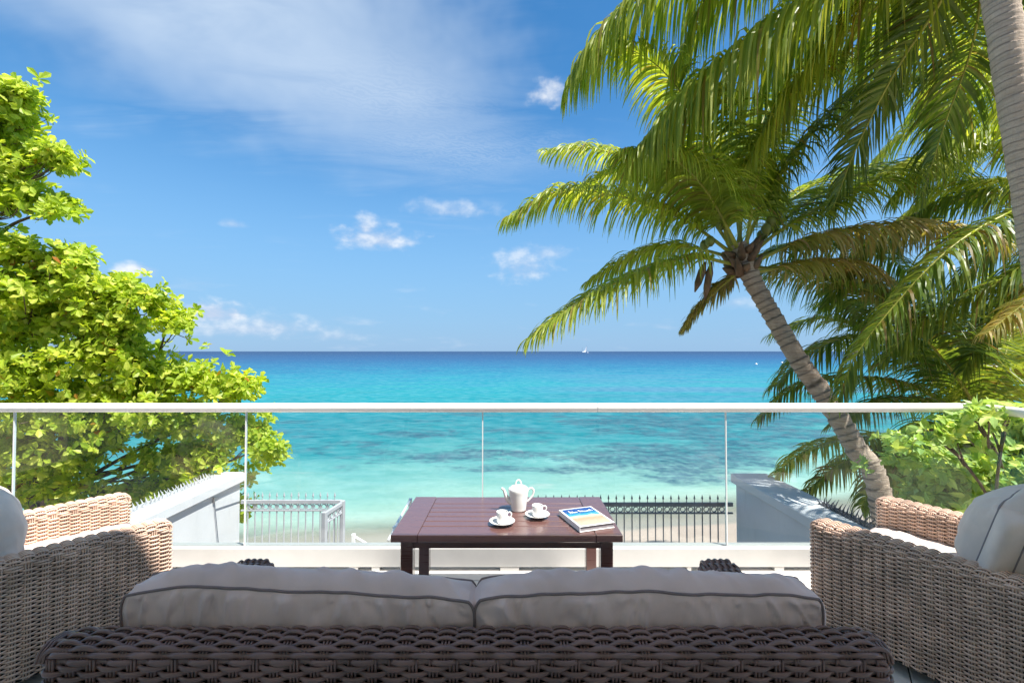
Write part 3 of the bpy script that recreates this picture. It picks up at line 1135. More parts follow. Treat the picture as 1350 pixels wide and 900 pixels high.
def joined(strands, stakes):
    mb = MB()
    for v, q in strands:
        mb.add(v, q)
    for v, q in zip(stakes.V, stakes.Q):
        pass
    off = mb.n
    mb.V += stakes.V
    mb.Q += [q + off for q in stakes.Q]
    mb.n += stakes.n
    return mb


# --- sofa, seen from behind
SX0, SX1, SY0, SY1 = -1.168, 0.945, 1.137, 1.245
sofa = empty('sofa', (0, 1.5, 0))
tag(sofa, 'dark brown woven two-seat sofa seen from behind in the foreground', 'sofa')
SO = (0, -1.5, 0)
back = core_box(SX0, SX1, SY0, SY1, 0.05, 0.72, 0.016).build('backrest', M['core'], sofa)
back.location = SO
st, sk = woven_block(SX0, SX1, SY0, SY1, 0.06, 0.72, 0.034, 0.0500, 0.0132, 0.0068, 0.0068, 0.0048, 8, 0, 6)
for v, q in st:
    link('strand', mesh_np('strand', v, q), M['weave_sofa'], back, True)
o = sk.build('stakes', M['weave_sofa'], back, True); o['kind'] = 'stuff'
for (x0, x1) in ((SX0, SX0 + .145), (SX1 - .145, SX1)):
    a = core_box(x0, x1, SY1 + .012, 1.985, 0.05, 0.565, 0.016).build('arm', M['core'], sofa)
    a.location = SO
    st, sk = woven_block(x0, x1, SY1 + .012, 1.985, 0.06, 0.565, 0.034, 0.0500, 0.0132, 0.0068, 0.0068, 0.0048, 6, 1, 5)
    o = joined(st, sk).build('weave', M['weave_sofa'], a, True); o['kind'] = 'stuff'
seat = core_box(SX0 + .15, SX1 - .15, SY1 + .012, 1.95, 0.05, 0.29, 0.016).build('seat', M['core'], sofa)
seat.location = SO
st, sk = woven_block(SX0 + .15, SX1 - .15, SY1 + .012, 1.95, 0.06, 0.29, 0.034, 0.0500, 0.0132, 0.0068, 0.0068, 0.0048, 6, 0, 5)
o = joined(st, sk).build('weave', M['weave_sofa'], seat, True); o['kind'] = 'stuff'
for x in (SX0 + .06, SX1 - .06):
    for y in (SY0 + .05, 1.93):
        MB().box(x - .03, x + .03, y - .03, y + .03, 0.001, 0.055, .004).build('foot', M['fence_dark'], sofa).location = SO


# --- cushions
def cushion(name, w, h, t, seed, mat, matp, label, loc, rot, wr=1.0, sag=0.0, n=(76, 40, 12), group=None, corner=0.02, flat0=0.62, slope=0.0):
    """box cushion with piped seams: x width, z height (from 0), y thickness"""
    fx = lambda *p: mnoise.noise((p[0] + seed * 7.3, p[1] - seed * 3.1, (p[2] if len(p) > 2 else 0) + seed))

    def f(a, b, c):
        ax, bx = abs(a), abs(b)
        # outline with softened corners
        x = w / 2 * a * (1 - corner * bx ** 10)
        z = h / 2 * b * (1 - corner * .8 * ax ** 12)
        y = t / 2 * c * (flat0 + (1 - flat0) * (1 - ax ** 3.2) * (1 - bx ** 2.6))
        if bx > 0.999:
            z += math.copysign(0.20 * t * (1 - c * c) * (1 - ax ** 6), b)
        if ax > 0.999:
            x += math.copysign(0.24 * t * (1 - c * c) * (1 - bx ** 6), a)
        # the top edge sags unevenly between the corners
        if b > 0:
            z += (-sag * ax ** 2.4 + 0.016 * fx(a * 1.6, 2.0) + slope * a) * b ** 3
        e = 1 - bx
        if abs(c) > 0.999 and bx < 0.999 and ax < 0.999:
            wob = 0.5 * fx(b * 2.0, a * 2)
            rid = fx(a * 9.0 + wob, b * 0.8, 1)
            cre = 1 - abs(fx(a * 5.5 + b * .7 + wob, b * 0.5, 4)) * 3.0
            cre2 = 1 - abs(fx(a * 10 + b * 1.5, b * 0.9, 14)) * 3.0
            d = 0.012 * math.exp(-e * 2.4) * rid + 0.010 * max(0, cre) ** 2 * math.exp(-e * 1.3) - 0.006 * max(0, cre2) ** 3 * math.exp(-e * 2.0) + 0.010 * fx(a * 2.2, b * 2.2, 7)
            d += 0.014 * math.exp(-(1 - ax) * 6) * fx(b * 5, a * 3, 9)
            y += math.copysign(wr * d * min(1, e * 14) * min(1, (1 - ax) * 18), c) * 1.7
        elif bx > 0.999:
            d = 0.010 * fx(a * 8, c * 0.8, 5) + 0.008 * max(0, 1 - abs(fx(a * 5.2 + .5 * c, 3.3, 8)) * 3.0) ** 2
            z += math.copysign(wr * d * (1 - c * c), b) * 1.4
        # puckered seam
        if bx > 0.85:
            k = (bx - .85) / .15
            z += wr * k * 0.004 * fx(a * 8, 4.0 + b)
            y += wr * k * 0.008 * fx(a * 4, 8.0 + b + c)
        return (x, y, z + h / 2)
    mb = MB()
    na, nb, nc = n
    A, B, C = np.linspace(-1, 1, na), np.linspace(-1, 1, nb), np.linspace(-1, 1, nc)
    # denser sampling near edges
    ease = lambda u: np.sign(u) * (1 - (1 - np.abs(u)) ** 1.5)
    A, B = ease(A), ease(B)
    for c in (-1, 1):
        V = [f(a, b, c) for b in B for a in A]
        mb.add(V, grid_quads(nb, na, False)[:, ::1 if c < 0 else -1])
    for b in (-1, 1):
        V = [f(a, b, c) for c in C for a in A]
        mb.add(V, grid_quads(nc, na, False)[:, ::-1 if b < 0 else 1])
    for a in (-1, 1):
        V = [f(a, b, c) for c in C for b in B]
        mb.add(V, grid_quads(nc, nb, False)[:, ::1 if a < 0 else -1])
    o = mb.build(name, mat, None, True, loc)
    o.rotation_euler = rot
    tag(o, label, 'cushion', group)
    for c in (-1, 1):
        loop = [f(a, -1, c) for a in A] + [f(1, b, c) for b in B[1:]] + [f(a, 1, c) for a in A[::-1][1:]] + [f(-1, b, c) for b in B[::-1][1:-1]]
        loop = np.array(loop)
        loop = np.vstack([loop, loop[:1]])
        mp = MB().tube(loop, 0.0042, 6, False, up=(0.02, 1, 0.03))
        mp.build('piping', matp, o, True)
    return o


tilt = R(6)
cushion('cushion', 0.975, 0.45, 0.150, 1.0, M['fabric'], M['piping'],
        'grey sofa back cushion on the left, next to the left armchair', (-0.588, 1.350, 0.358), (tilt, 0, R(-0.6)), 0.85, 0.010, (150, 46, 14), 'sofa back cushions', slope=-.012, corner=.035)
cushion('cushion', 0.960, 0.45, 0.150, 2.0, M['fabric'], M['piping'],
        'grey sofa back cushion on the right, next to the right armchair', (0.376, 1.350, 0.358), (tilt, 0, R(0.5)), 0.85, 0.012, (150, 46, 14), 'sofa back cushions', slope=-.002, corner=.035)
for k, (x, nm) in enumerate(((-0.56, 'left'), (0.337, 'right'))):
    cushion('seat_cushion', 0.885, 0.62, 0.13, 5.0 + k, M['fabric_pale'], M['piping_pale'],
            'sofa seat cushion below the %s back cushion' % nm, (x, 1.33, 0.362), (R(-90), 0, 0), 0.6, 0, (40, 30, 8), 'sofa seat cushions')


# --- armchairs
CW, CD, AT, AH = 0.86, 0.86, 0.125, 0.57
chair = empty('armchair', (0, 0, 0))
arm_cache = {}
for sgn in (-1, 1):
    x0, x1 = (CW / 2 - AT, CW / 2) if sgn > 0 else (-CW / 2, -CW / 2 + AT)
    a = core_box(x0, x1, -CD / 2, CD / 2, 0.05, AH, 0.012).build('arm', M['core'], chair)
    st, sk = woven_block(x0, x1, -CD / 2, CD / 2, 0.06, AH, 0.032, 0.043, 0.0098, 0.0082, 0.0046, 0.0036, 6, 1, 5)
    o = joined(st, sk).build('weave', M['weave_chair'], a, True); o['kind'] = 'stuff'
bx0, bx1 = -CW / 2 + AT + .012, CW / 2 - AT - .012
a = core_box(bx0, bx1, -CD / 2, -CD / 2 + .12, 0.05, 0.72, 0.012).build('backrest', M['core'], chair)
st, sk = woven_block(bx0, bx1, -CD / 2, -CD / 2 + .12, 0.06, 0.72, 0.032, 0.043, 0.0098, 0.0082, 0.0046, 0.0036, 5, 0, 4)
o = joined(st, sk).build('weave', M['weave_chair'], a, True); o['kind'] = 'stuff'
a = core_box(bx0, bx1, -CD / 2 + .13, CD / 2 - .03, 0.05, 0.29, 0.012).build('seat', M['core'], chair)
st, sk = woven_block(bx0, bx1, -CD / 2 + .13, CD / 2 - .03, 0.06, 0.29, 0.032, 0.043, 0.0098, 0.0082, 0.0046, 0.0036, 5, 0, 4)
o = joined(st, sk).build('weave', M['weave_chair'], a, True); o['kind'] = 'stuff'
for x in (-CW / 2 + .06, CW / 2 - .06):
    for y in (-CD / 2 + .06, CD / 2 - .06):
        MB().box(x - .025, x + .025, y - .025, y + .025, 0.001, 0.055, .004).build('foot', M['fence_dark'], chair)


def chair_pose(cx, cy, deg):
    """deg: facing, measured from +y towards +x"""
    return (cx, cy, 0), -R(deg)


def corner_to_centre(corner, deg, side):
    """plan centre of a chair from the outer front corner of its near arm"""
    f = Vector((math.sin(R(deg)), math.cos(R(deg))))
    rt = Vector((math.cos(R(deg)), -math.sin(R(deg))))
    c = Vector(corner) - f * CD / 2 - rt * side * CW / 2
    return c


LD, RD = 37.0, -30.0
lc = corner_to_centre((-1.765, 2.385), LD, 1)
rc = corner_to_centre((1.555, 2.40), RD, -1)
chair.location = (lc.x, lc.y, 0)
chair.rotation_euler = (0, 0, -R(LD))
tag(chair, 'brown woven armchair on the left with its seat lit by the sun', 'armchair', 'woven armchairs beside the coffee table')
chair2 = copy_tree(chair)
chair2.location = (rc.x, rc.y, 0)
chair2.rotation_euler = (0, 0, -R(RD))
tag(chair2, 'brown woven armchair on the right with a grey back cushion in view', 'armchair', 'woven armchairs beside the coffee table')


def on_chair(c, deg, fwd, side, z):
    f = Vector((math.sin(R(deg)), math.cos(R(deg))))
    rt = Vector((math.cos(R(deg)), -math.sin(R(deg))))
    p = Vector((c.x, c.y)) + f * fwd + rt * side
    return (p.x, p.y, z)


for c, deg, nm in ((lc, LD, 'left'), (rc, RD, 'right')):
    # seat: lies flat (x width, z -> forward)
    o = cushion('seat_cushion', CW - 2 * AT - .01, 0.70, 0.14, 11 + deg * .1, M['fabric_pale'], M['piping_pale'],
                'pale seat cushion in the %s armchair' % nm, on_chair(c, deg, -CD / 2 + .14, 0, 0.365), (0, 0, 0), 0.7, 0, (44, 40, 9), 'armchair seat cushions')
    o.rotation_euler = (Matrix.Rotation(-R(deg), 4, 'Z') @ Matrix.Rotation(R(-90), 4, 'X')).to_euler()
    o = cushion('cushion', CW - 2 * AT - .0, 0.44, 0.36, 17 + deg * .1, M['fabric_pale'], M['piping_pale'],
                'pale grey back cushion leaning in the %s armchair' % nm, on_chair(c, deg, -CD / 2 + .25, 0, 0.42), (0, 0, 0), 0.8, 0.03, (60, 44, 12), 'armchair back cushions', corner=.07, flat0=.28)
    o.rotation_euler = (Matrix.Rotation(-R(deg), 4, 'Z') @ Matrix.Rotation(R(16), 4, 'X')).to_euler()

# ------------------------------------------------------------------ coffee table
TZ = 0.55
tx0, tx1 = (516 - 675) * 2.268 / 600, (820 - 675) * 2.268 / 600
ty0, ty1 = 2.268, 2.864
table = empty('coffee_table', ((tx0 + tx1) / 2, (ty0 + ty1) / 2, 0))
tag(table, 'dark brown slatted wooden coffee table by the glass', 'table')
TO = (-(tx0 + tx1) / 2, -(ty0 + ty1) / 2, 0)


def tb(mb, nm):
    o = mb.build(nm, M['wood'], table)
    o.location = TO
    return o


eb = 0.132
tb(MB().box(tx0, tx0 + eb - .001, ty0, ty1, TZ - .036, TZ, .0025), 'end_board')
tb(MB().box(tx1 - eb + .001, tx1, ty0, ty1, TZ - .036, TZ, .0025), 'end_board')
wts = [0.118, 0.070, 0.070, 0.070, 0.070, 0.070, 0.128]
sc_ = (ty1 - ty0) / sum(wts)
y = ty0
for wd in wts:
    tb(MB().box(tx0 + eb + .001, tx1 - eb - .001, y + (.0 if y == ty0 else .0035), y + wd * sc_ - .0035, TZ - .0365, TZ - .0006, .0025), 'board')
    y += wd * sc_
ins = 0.040
tb(MB().box(tx0 + ins + .01, tx1 - ins - .01, ty0 + ins + .01, ty0 + ins + .032, TZ - .085, TZ - .037), 'apron')
tb(MB().box(tx0 + ins + .01, tx1 - ins - .01, ty1 - ins - .032, ty1 - ins - .01, TZ - .085, TZ - .037), 'apron')
tb(MB().box(tx0 + ins + .01, tx0 + ins + .032, ty0 + ins + .034, ty1 - ins - .034, TZ - .085, TZ - .037), 'apron')
tb(MB().box(tx1 - ins - .032, tx1 - ins - .01, ty0 + ins + .034, ty1 - ins - .034, TZ - .085, TZ - .037), 'apron')
for x in (tx0 + ins, tx1 - ins - .062):
    for y in (ty0 + ins, ty1 - ins - .062):
        tb(MB().box(x, x + .062, y, y + .062, 0.001, TZ - .0372, .003), 'leg')


def on_top(px, py, z=TZ):
    """plan point on a level z that is seen at px, py"""
    v = P(px, py, 1.0) - np.array((0, 0, H))
    k = (z - H) / v[2]
    return v[0] * k, v[1] * k


# --- teapot
tx, ty = on_top(683.5, 672)
pot = empty('teapot', (tx, ty, TZ + .001), R(6))
tag(pot, 'white porcelain teapot with a loop-handled lid on the coffee table', 'teapot')
def lat(prof, k=32, n=None):
    prof = np.array(prof)
    if n:
        p3 = np.stack([prof[:, 0], prof[:, 0] * 0, prof[:, 1]], -1)
        q = spline(p3, n)
        prof = q[:, [0, 2]]
    return prof
sq = 0.92
body = MB().lathe(lat([(0.0, 0.002), (0.040, 0.0), (0.043, 0.004), (0.045, 0.02), (0.050, 0.055), (0.055, 0.092), (0.0585, 0.112), (0.056, 0.124), (0.048, 0.129), (0.044, 0.1285)], n=40), 36, squash=sq)
body.build('body', M['porcelain'], pot, True)
lid = MB().lathe(lat([(0.0465, 0.128), (0.045, 0.133), (0.032, 0.139), (0.014, 0.142), (0.0, 0.1425)], n=16), 32, squash=sq).build('lid', M['porcelain'], pot, True)
a = np.linspace(0, PI, 14)
MB().tube(np.stack([0.017 * np.cos(a), a * 0, 0.140 + 0.030 * np.sin(a)], -1), 0.0042, 8).build('loop_handle', M['porcelain'], lid, True)
sp_ = spline([(-0.042, 0, 0.045), (-0.060, 0, 0.060), (-0.074, 0, 0.090), (-0.085, 0, 0.118), (-0.098, 0, 0.126)], 18)
MB().tube(sp_, np.interp(np.linspace(0, 1, 18), [0, .35, .8, 1], [0.017, 0.013, 0.0075, 0.0065]), 12, True, up=(0, 1, 0)).build('spout', M['porcelain'], pot, True)
hn = spline([(0.052, 0, 0.112), (0.074, 0, 0.122), (0.088, 0, 0.108), (0.082, 0, 0.080), (0.062, 0, 0.056), (0.048, 0, 0.046)], 24)
MB().tube(hn, 0.0058, 8, True, up=(0, 1, 0)).build('handle', M['porcelain'], pot, True)

# --- cups and saucers
def saucer_mesh():
    return MB().lathe(lat([(0.0, 0.006), (0.026, 0.0062), (0.030, 0.007), (0.048, 0.0125), (0.066, 0.0185), (0.0675, 0.0195), (0.066, 0.0195), (0.048, 0.0095), (0.034, 0.002), (0.032, 0.0), (0.0, 0.0)]), 40)


sme = saucer_mesh().mesh('saucer')
for (px, py, lab1, lab2, rz_) in ((662, 687.5, 'white saucer nearest the viewer, under the front cup', 'white espresso cup nearest the viewer, in front of the teapot', R(8)),
                                  (708.5, 678.5, 'white saucer between the teapot and the book', 'white espresso cup between the teapot and the book', R(4))):
    x, y = on_top(px, py, TZ + .012)
    s_ = link('saucer', sme, M['porcelain'], None, True, (x, y, TZ + .0006))
    tag(s_, lab1, 'saucer', 'saucers on the coffee table')
    c_ = empty('cup', (x, y, TZ + .0075), rz_)
    tag(c_, lab2, 'cup', 'cups on the coffee table')
    MB().lathe(lat([(0.0, 0.004), (0.0, 0.001), (0.023, 0.0), (0.0265, 0.003), (0.0285, 0.010), (0.0295, 0.040), (0.030, 0.058), (0.0292, 0.0595), (0.0282, 0.058), (0.0275, 0.030), (0.025, 0.008), (0.0, 0.005)]), 32).build('body', M['porcelain'], c_, True)
    hn = spline([(0.0285, 0, 0.050), (0.041, 0, 0.054), (0.050, 0, 0.044), (0.046, 0, 0.030), (0.036, 0, 0.021), (0.0285, 0, 0.019)], 20)
    MB().tube(hn, 0.0034, 8, True, up=(0, 1, 0)).build('handle', M['porcelain'], c_, True)

# --- book
BZ = TZ + .030
q = [np.array(on_top(px, py, BZ)) for px, py in ((735, 672), (777.5, 667), (812, 687.5), (766, 693.8))]
ctr = sum(q) / 4
ux = ((q[1] - q[0]) + (q[2] - q[3])) / 2
uy = ((q[0] - q[3]) + (q[1] - q[2])) / 2
bw, bh = np.linalg.norm(ux), np.linalg.norm(uy)
bang = math.atan2(ux[1], ux[0])
book = empty('book', (ctr[0], ctr[1], TZ + .001), bang)
tag(book, 'hardback book with a blue sea and sand cover on the coffee table', 'book')
MB().box(-bw / 2, bw / 2, -bh / 2, bh / 2, 0.0, 0.0035, .001).build('cover_board', M['board'], book)
MB().box(-bw / 2, bw / 2, -bh / 2, bh / 2, 0.0255, 0.029, .001).build('cover_board', M['board'], book)
MB().box(-bw / 2, -bw / 2 + .003, -bh / 2, bh / 2, 0.0036, 0.0254).build('spine', M['board'], book)
MB().box(-bw / 2 + .0035, bw / 2 - .005, -bh / 2 + .005, bh / 2 - .005, 0.0036, 0.0254).build('pages', M['paper'], book)
m_ = 0.010
MB().box(-bw / 2 + m_, bw / 2 - m_, -bh / 2 + m_ * .8, bh / 2 - m_, 0.02905, 0.0293).build('cover_print', M['cover'], book)
# hand-drawn title strokes
def squig(x0, x1, yb, hh, loops, seed):
    t_ = np.linspace(0, 1, 60)
    x = x0 + (x1 - x0) * t_ + 0.006 * np.sin(t_ * loops * 2 * PI + seed)
    y = yb + hh * (0.5 - 0.5 * np.cos(t_ * loops * 2 * PI)) * (0.55 + 0.45 * np.sin(t_ * 5 + seed))
    return np.stack([x, y, np.full(60, 0.0296)], -1)
tl = MB()
for (x0, x1, hh, lp, sd) in ((-bw * .33, -bw * .10, .020, 3, .4), (-bw * .03, bw * .36, .026, 5, 1.9)):
    tl.tube(squig(x0, x1, bh * .245, hh, lp, sd), 0.0018, 5)
tl.tube([(-bw * .30, bh * .235, .0296), (-bw * .30, bh * .36, .0296)], 0.0018, 5)
tl.build('title_lettering', M['white_print'], book)


# ------------------------------------------------------------------ palms
def frond_meshes(ctrl, L, n=64, dens=2.0, droop=1.0, r0=0.026, bare=0.16, wid=0.034, fwd=0.55, seed=0, lift=0.25, tipL=0.35):
    rg = np.random.default_rng(int(seed * 131 + 17))
    n = int(n * dens)
    L = L * 1.12
    pts = spline(ctrl, 60)
    rad = np.interp(np.linspace(0, 1, 60), [0, 0.06, 0.3, 1], [r0 * 1.7, r0, r0 * .62, 0.004])
    rach = MB().tube(pts, rad, 7)
    u = np.linspace(bare, 0.995, n)
    fi = u * 59
    i0 = np.clip(fi.astype(int), 0, 58)
    fr = (fi - i0)[:, None]
    base = pts[i0] * (1 - fr) + pts[i0 + 1] * fr
    T = pts[i0 + 1] - pts[i0]
    T /= np.linalg.norm(T, axis=1)[:, None]
    up = np.array((0, 0, 1.0))
    side = np.cross(T, up)
    side /= np.linalg.norm(side, axis=1)[:, None] + 1e-6
    nup = np.cross(side, T)
    prof = np.interp(u, [bare, bare + .12, 0.45, 0.8, 1.0], [0.55, 0.85, 1.0, 0.72, tipL])
    V, Q = [], []
    SEG = 6
    off = 0
    for sgn in (-1, 1):
        ln = L * prof * rg.uniform(0.82, 1.1, n)
        f = fwd + 0.5 * np.clip(u - 0.6, 0, 1) * 2 + rg.normal(0, .09, n)
        d = sgn * side + T * f[:, None] + nup * (lift + rg.normal(0, .12, n))[:, None] + rg.normal(0, .05, (n, 3))
        d /= np.linalg.norm(d, axis=1)[:, None]
        p = base.copy()
        dr = droop * rg.uniform(0.65, 1.35, n)
        cols = []
        tw = rg.normal(0, .35, n)[:, None]
        for k in range(SEG + 1):
            s = k / SEG
            wv = T - d * (T * d).sum(1)[:, None]
            wv /= np.linalg.norm(wv, axis=1)[:, None] + 1e-6
            nv = np.cross(d, wv)
            wv = wv * np.cos(tw) + nv * np.sin(tw)
            ww = wid * 0.5 * (0.55 + 0.45 * min(1, s * 5)) * (1 - s ** 2.2) * (ln / (L * .9)) ** .3
            ww = np.maximum(ww, 0.0012)
            cols.append(np.stack([p - wv * ww[:, None], p + wv * ww[:, None]], 1))
            p = p + d * (ln / SEG)[:, None]
            d = d + np.array((0, 0, -1.0)) * (dr * (0.30 + 0.22 * s))[:, None]
            d /= np.linalg.norm(d, axis=1)[:, None]
        A = np.stack(cols, 1)            # n, SEG+1, 2, 3
        A = A.reshape(n, -1, 3)
        V.append(A.reshape(-1, 3))
        q1 = np.array([(2 * k, 2 * k + 1, 2 * k + 3, 2 * k + 2) for k in range(SEG)])
        qq = (np.arange(n) * (SEG + 1) * 2)[:, None, None] + q1[None]
        Q.append(qq.reshape(-1, 4) + off)
        off += n * (SEG + 1) * 2
    return rach, np.vstack(V), np.vstack(Q)


def add_frond(root, ctrl, L, mat, matp='petiole', **kw):
    pts = [P(*c) for c in ctrl]
    rach, V, Q = frond_meshes(pts, L, **kw)
    loc = -Vector(root.location)
    f = rach.build('frond', M[matp], root, True, loc)
    l = link('leaflets', mesh_np('leaflets', V, Q), M[mat], f, False)
    l['kind'] = 'stuff'
    return f


def palm_trunk(root, pts, rads, mat, ring=0.11, n=None, amp=0.09, k=20):
    pts = spline(pts, 400)
    L = np.concatenate([[0], np.cumsum(np.linalg.norm(np.diff(pts, axis=0), axis=1))])
    m_ = n or int(L[-1] / ring * 10)
    s = np.linspace(0, L[-1], m_)
    pts = np.stack([np.interp(s, L, pts[:, j]) for j in range(3)], -1)
    rr = np.interp(s / L[-1], np.linspace(0, 1, len(rads)), rads)
    jit = np.array([mnoise.noise((x * 3.0, 0, 1)) for x in s])
    ph = (s / ring + jit * 1.7) % 1.0
    rr = rr * (1 + amp * (ph - 0.5) * np.where(ph > .86, -1.0, 1.0))
    t = np.gradient(pts, axis=0)
    t /= np.linalg.norm(t, axis=1)[:, None]
    a = np.cross(t, (0, 1, 0.2)); a /= np.linalg.norm(a, axis=1)[:, None]
    b = np.cross(a, t)
    th = np.arange(k) * 2 * PI / k
    nz = np.array([[1 + 0.05 * mnoise.noise((math.cos(q_) * 1.4, math.sin(q_) * 1.4, x * 6)) + 0.035 * mnoise.noise((math.cos(q_) * 4, math.sin(q_) * 4, x * 14)) for q_ in th] for x in s])
    V = pts[:, None, :] + (rr[:, None] * nz)[:, :, None] * (np.cos(th)[None, :, None] * a[:, None, :] + np.sin(th)[None, :, None] * b[:, None, :])
    me = mesh_np('trunk', V.reshape(-1, 3), grid_quads(m_, k, True))
    wob = np.array([[0.10 * mnoise.noise((math.cos(q_) * 2, math.sin(q_) * 2, x * 5 + 9)) for q_ in th] for x in s])
    pv = (ph[:, None] + wob) % 1.0
    scv = np.clip((pv - 0.74) / 0.14, 0, 1) * np.clip((1.0 - pv) / 0.05, 0, 1)
    me.attributes.new('scar', 'FLOAT', 'POINT').data.foreach_set('value', scv.ravel().astype(np.float32))
    return link('trunk', me, M[mat], root, True, -Vector(root.location))


# main palm leaning over the water
cr = P(978, 345, 6.0)
base = np.array((*P(1188, 700, 5.25)[:2], 0)); base[2] = float(ground_z(base[0], base[1])) - .1
pm = empty('palm_tree', base)
tag(pm, 'leaning coconut palm with its whole crown in view over the water', 'palm tree', 'coconut palms by the beach')
palm_trunk(pm, [base, P(1160, 655, 5.3), P(1128, 590, 5.4), P(1092, 530, 5.55), P(1050, 470, 5.7), P(1012, 405, 5.85), P(990, 365, 5.95), P(974, 322, 6.0)],
           [0.15, 0.13, 0.122, 0.118, 0.116, 0.112, 0.108, 0.125], 'trunk', 0.105, amp=.16)
main_fr = [
    # control points (px, py, depth), leaflet length, material, options
    ([(968, 348, 5.95), (900, 340, 5.7), (800, 378, 5.4), (735, 418, 5.2), (698, 446, 5.1)], .72, 'palm_leaf', dict(droop=1.0)),
    ([(962, 332, 6), (905, 292, 6.1), (830, 262, 6.2), (740, 252, 6.25), (668, 288, 6.25)], .78, 'palm_leaf', dict(droop=1.1)),
    ([(964, 325, 6.0), (915, 262, 6.4), (850, 220, 6.7), (780, 196, 6.9), (718, 200, 7)], .70, 'palm_leaf', dict(droop=1.0)),
    ([(972, 358, 6.0), (948, 380, 6.2), (922, 405, 6.3), (902, 432, 6.4)], .42, 'palm_leaf_dry', dict(droop=.7, n=44)),
    ([(960, 338, 6.1), (900, 325, 6.6), (840, 335, 7.0), (775, 372, 7.3)], .62, 'palm_leaf', dict(droop=.9)),
    ([(958, 315, 6.0), (950, 245, 5.8), (925, 165, 5.6), (870, 90, 5.4), (810, 55, 5.3)], .85, 'palm_leaf', dict(droop=1.1)),
    ([(975, 312, 6.1), (982, 250, 6.4), (1005, 160, 6.8), (1050, 90, 7.1), (1110, 70, 7.3)], .85, 'palm_leaf', dict(droop=1.0)),
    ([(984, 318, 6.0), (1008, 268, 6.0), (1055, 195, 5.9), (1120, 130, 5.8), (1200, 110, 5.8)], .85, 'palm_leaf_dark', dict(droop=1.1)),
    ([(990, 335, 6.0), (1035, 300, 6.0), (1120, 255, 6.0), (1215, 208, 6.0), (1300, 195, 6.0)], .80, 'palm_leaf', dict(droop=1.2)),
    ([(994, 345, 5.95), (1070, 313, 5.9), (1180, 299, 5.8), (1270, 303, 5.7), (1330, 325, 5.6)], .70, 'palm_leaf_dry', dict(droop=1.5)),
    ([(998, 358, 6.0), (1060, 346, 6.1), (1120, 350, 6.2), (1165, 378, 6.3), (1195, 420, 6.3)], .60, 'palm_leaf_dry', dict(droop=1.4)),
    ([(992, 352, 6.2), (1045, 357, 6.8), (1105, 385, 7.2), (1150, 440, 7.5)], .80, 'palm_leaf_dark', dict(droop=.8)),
    ([(975, 310, 6.2), (960, 230, 6.9), (920, 150, 7.5), (860, 120, 7.9)], .85, 'palm_leaf_dark', dict(droop=.9)),
    ([(966, 320, 6.1), (935, 260, 6.5), (880, 225, 6.9), (800, 230, 7.2), (745, 265, 7.3)], .75, 'palm_leaf', dict(droop=1.0)),
    ([(968, 318, 5.9), (930, 250, 5.6), (880, 205, 5.3), (820, 200, 5.1)], .85, 'palm_leaf', dict(droop=1.3)),
    ([(985, 315, 5.9), (1000, 230, 5.7), (1040, 140, 5.5), (1100, 80, 5.4)], .9, 'palm_leaf', dict(droop=1.2)),
    ([(990, 330, 6.2), (1060, 270, 6.6), (1150, 225, 6.9), (1250, 225, 7.1), (1310, 270, 7.2)], .85, 'palm_leaf_dark', dict(droop=1.2)),
    ([(992, 340, 6.3), (1060, 320, 6.9), (1150, 330, 7.4), (1230, 380, 7.6)], .8, 'palm_leaf_dark', dict(droop=1.2)),
    ([(990, 325, 6.2), (1040, 265, 6.9), (1110, 230, 7.5), (1180, 240, 7.9)], .80, 'palm_leaf', dict(droop=.9)),
]
for i, (c, L, mt, kw) in enumerate(main_fr):
    c = [(976 + (c[0][0] - 976) * .25, 338 + (c[0][1] - 338) * .3, 6.0 + (c[0][2] - 6.0) * .3), c[0]] + c[1:]
    add_frond(pm, c, L, mt, seed=i + 1, n=78, **{k: v for k, v in kw.items() if k != 'n'})
# fibre sheaths, stubs and nuts at the crown
crv = Vector(cr)
loc0 = -Vector(pm.location)
for k in range(22):
    a_ = k * 2.4
    p0 = np.array(cr) + np.array((math.cos(a_) * .09, math.sin(a_) * .09, 0.14 - .016 * k))
    p1 = p0 + np.array((math.cos(a_) * .16, math.sin(a_) * .16, random.uniform(.02, .22)))
    MB().tube([p0, (p0 + p1) / 2 + np.array((0, 0, -.02)), p1], [.055, .05, .012], 7).build('leaf_sheath', M['petiole_dry'], pm, True, loc0)
for (px, py, dd) in ((1016, 292, 5.9), (1024, 285, 6.0), (1010, 302, 5.85), (1020, 300, 6.05), (950, 297, 5.9), (942, 290, 6.0), (936, 318, 5.9), (929, 323, 6.0), (1004, 310, 6.1)):
    p = P(px, py, dd)
    MB().lathe([(0.001, -.075), (.03, -.066), (.055, -.035), (.062, 0), (.055, .035), (.034, .062), (.001, .075)], 12, p).build('coconut', M['coconut'], pm, True, loc0)
for (q0, q1) in (((930, 345, 5.9), (916, 385, 5.95)), ((938, 345, 5.9), (929, 395, 5.9))):
    a_, b_ = P(*q0), P(*q1)
    MB().tube([a_, a_ * .7 + b_ * .3, a_ * .3 + b_ * .7, b_], [.012, .05, .045, .008], 8).build('dry_spathe', M['petiole_dry'], pm, True, loc0)

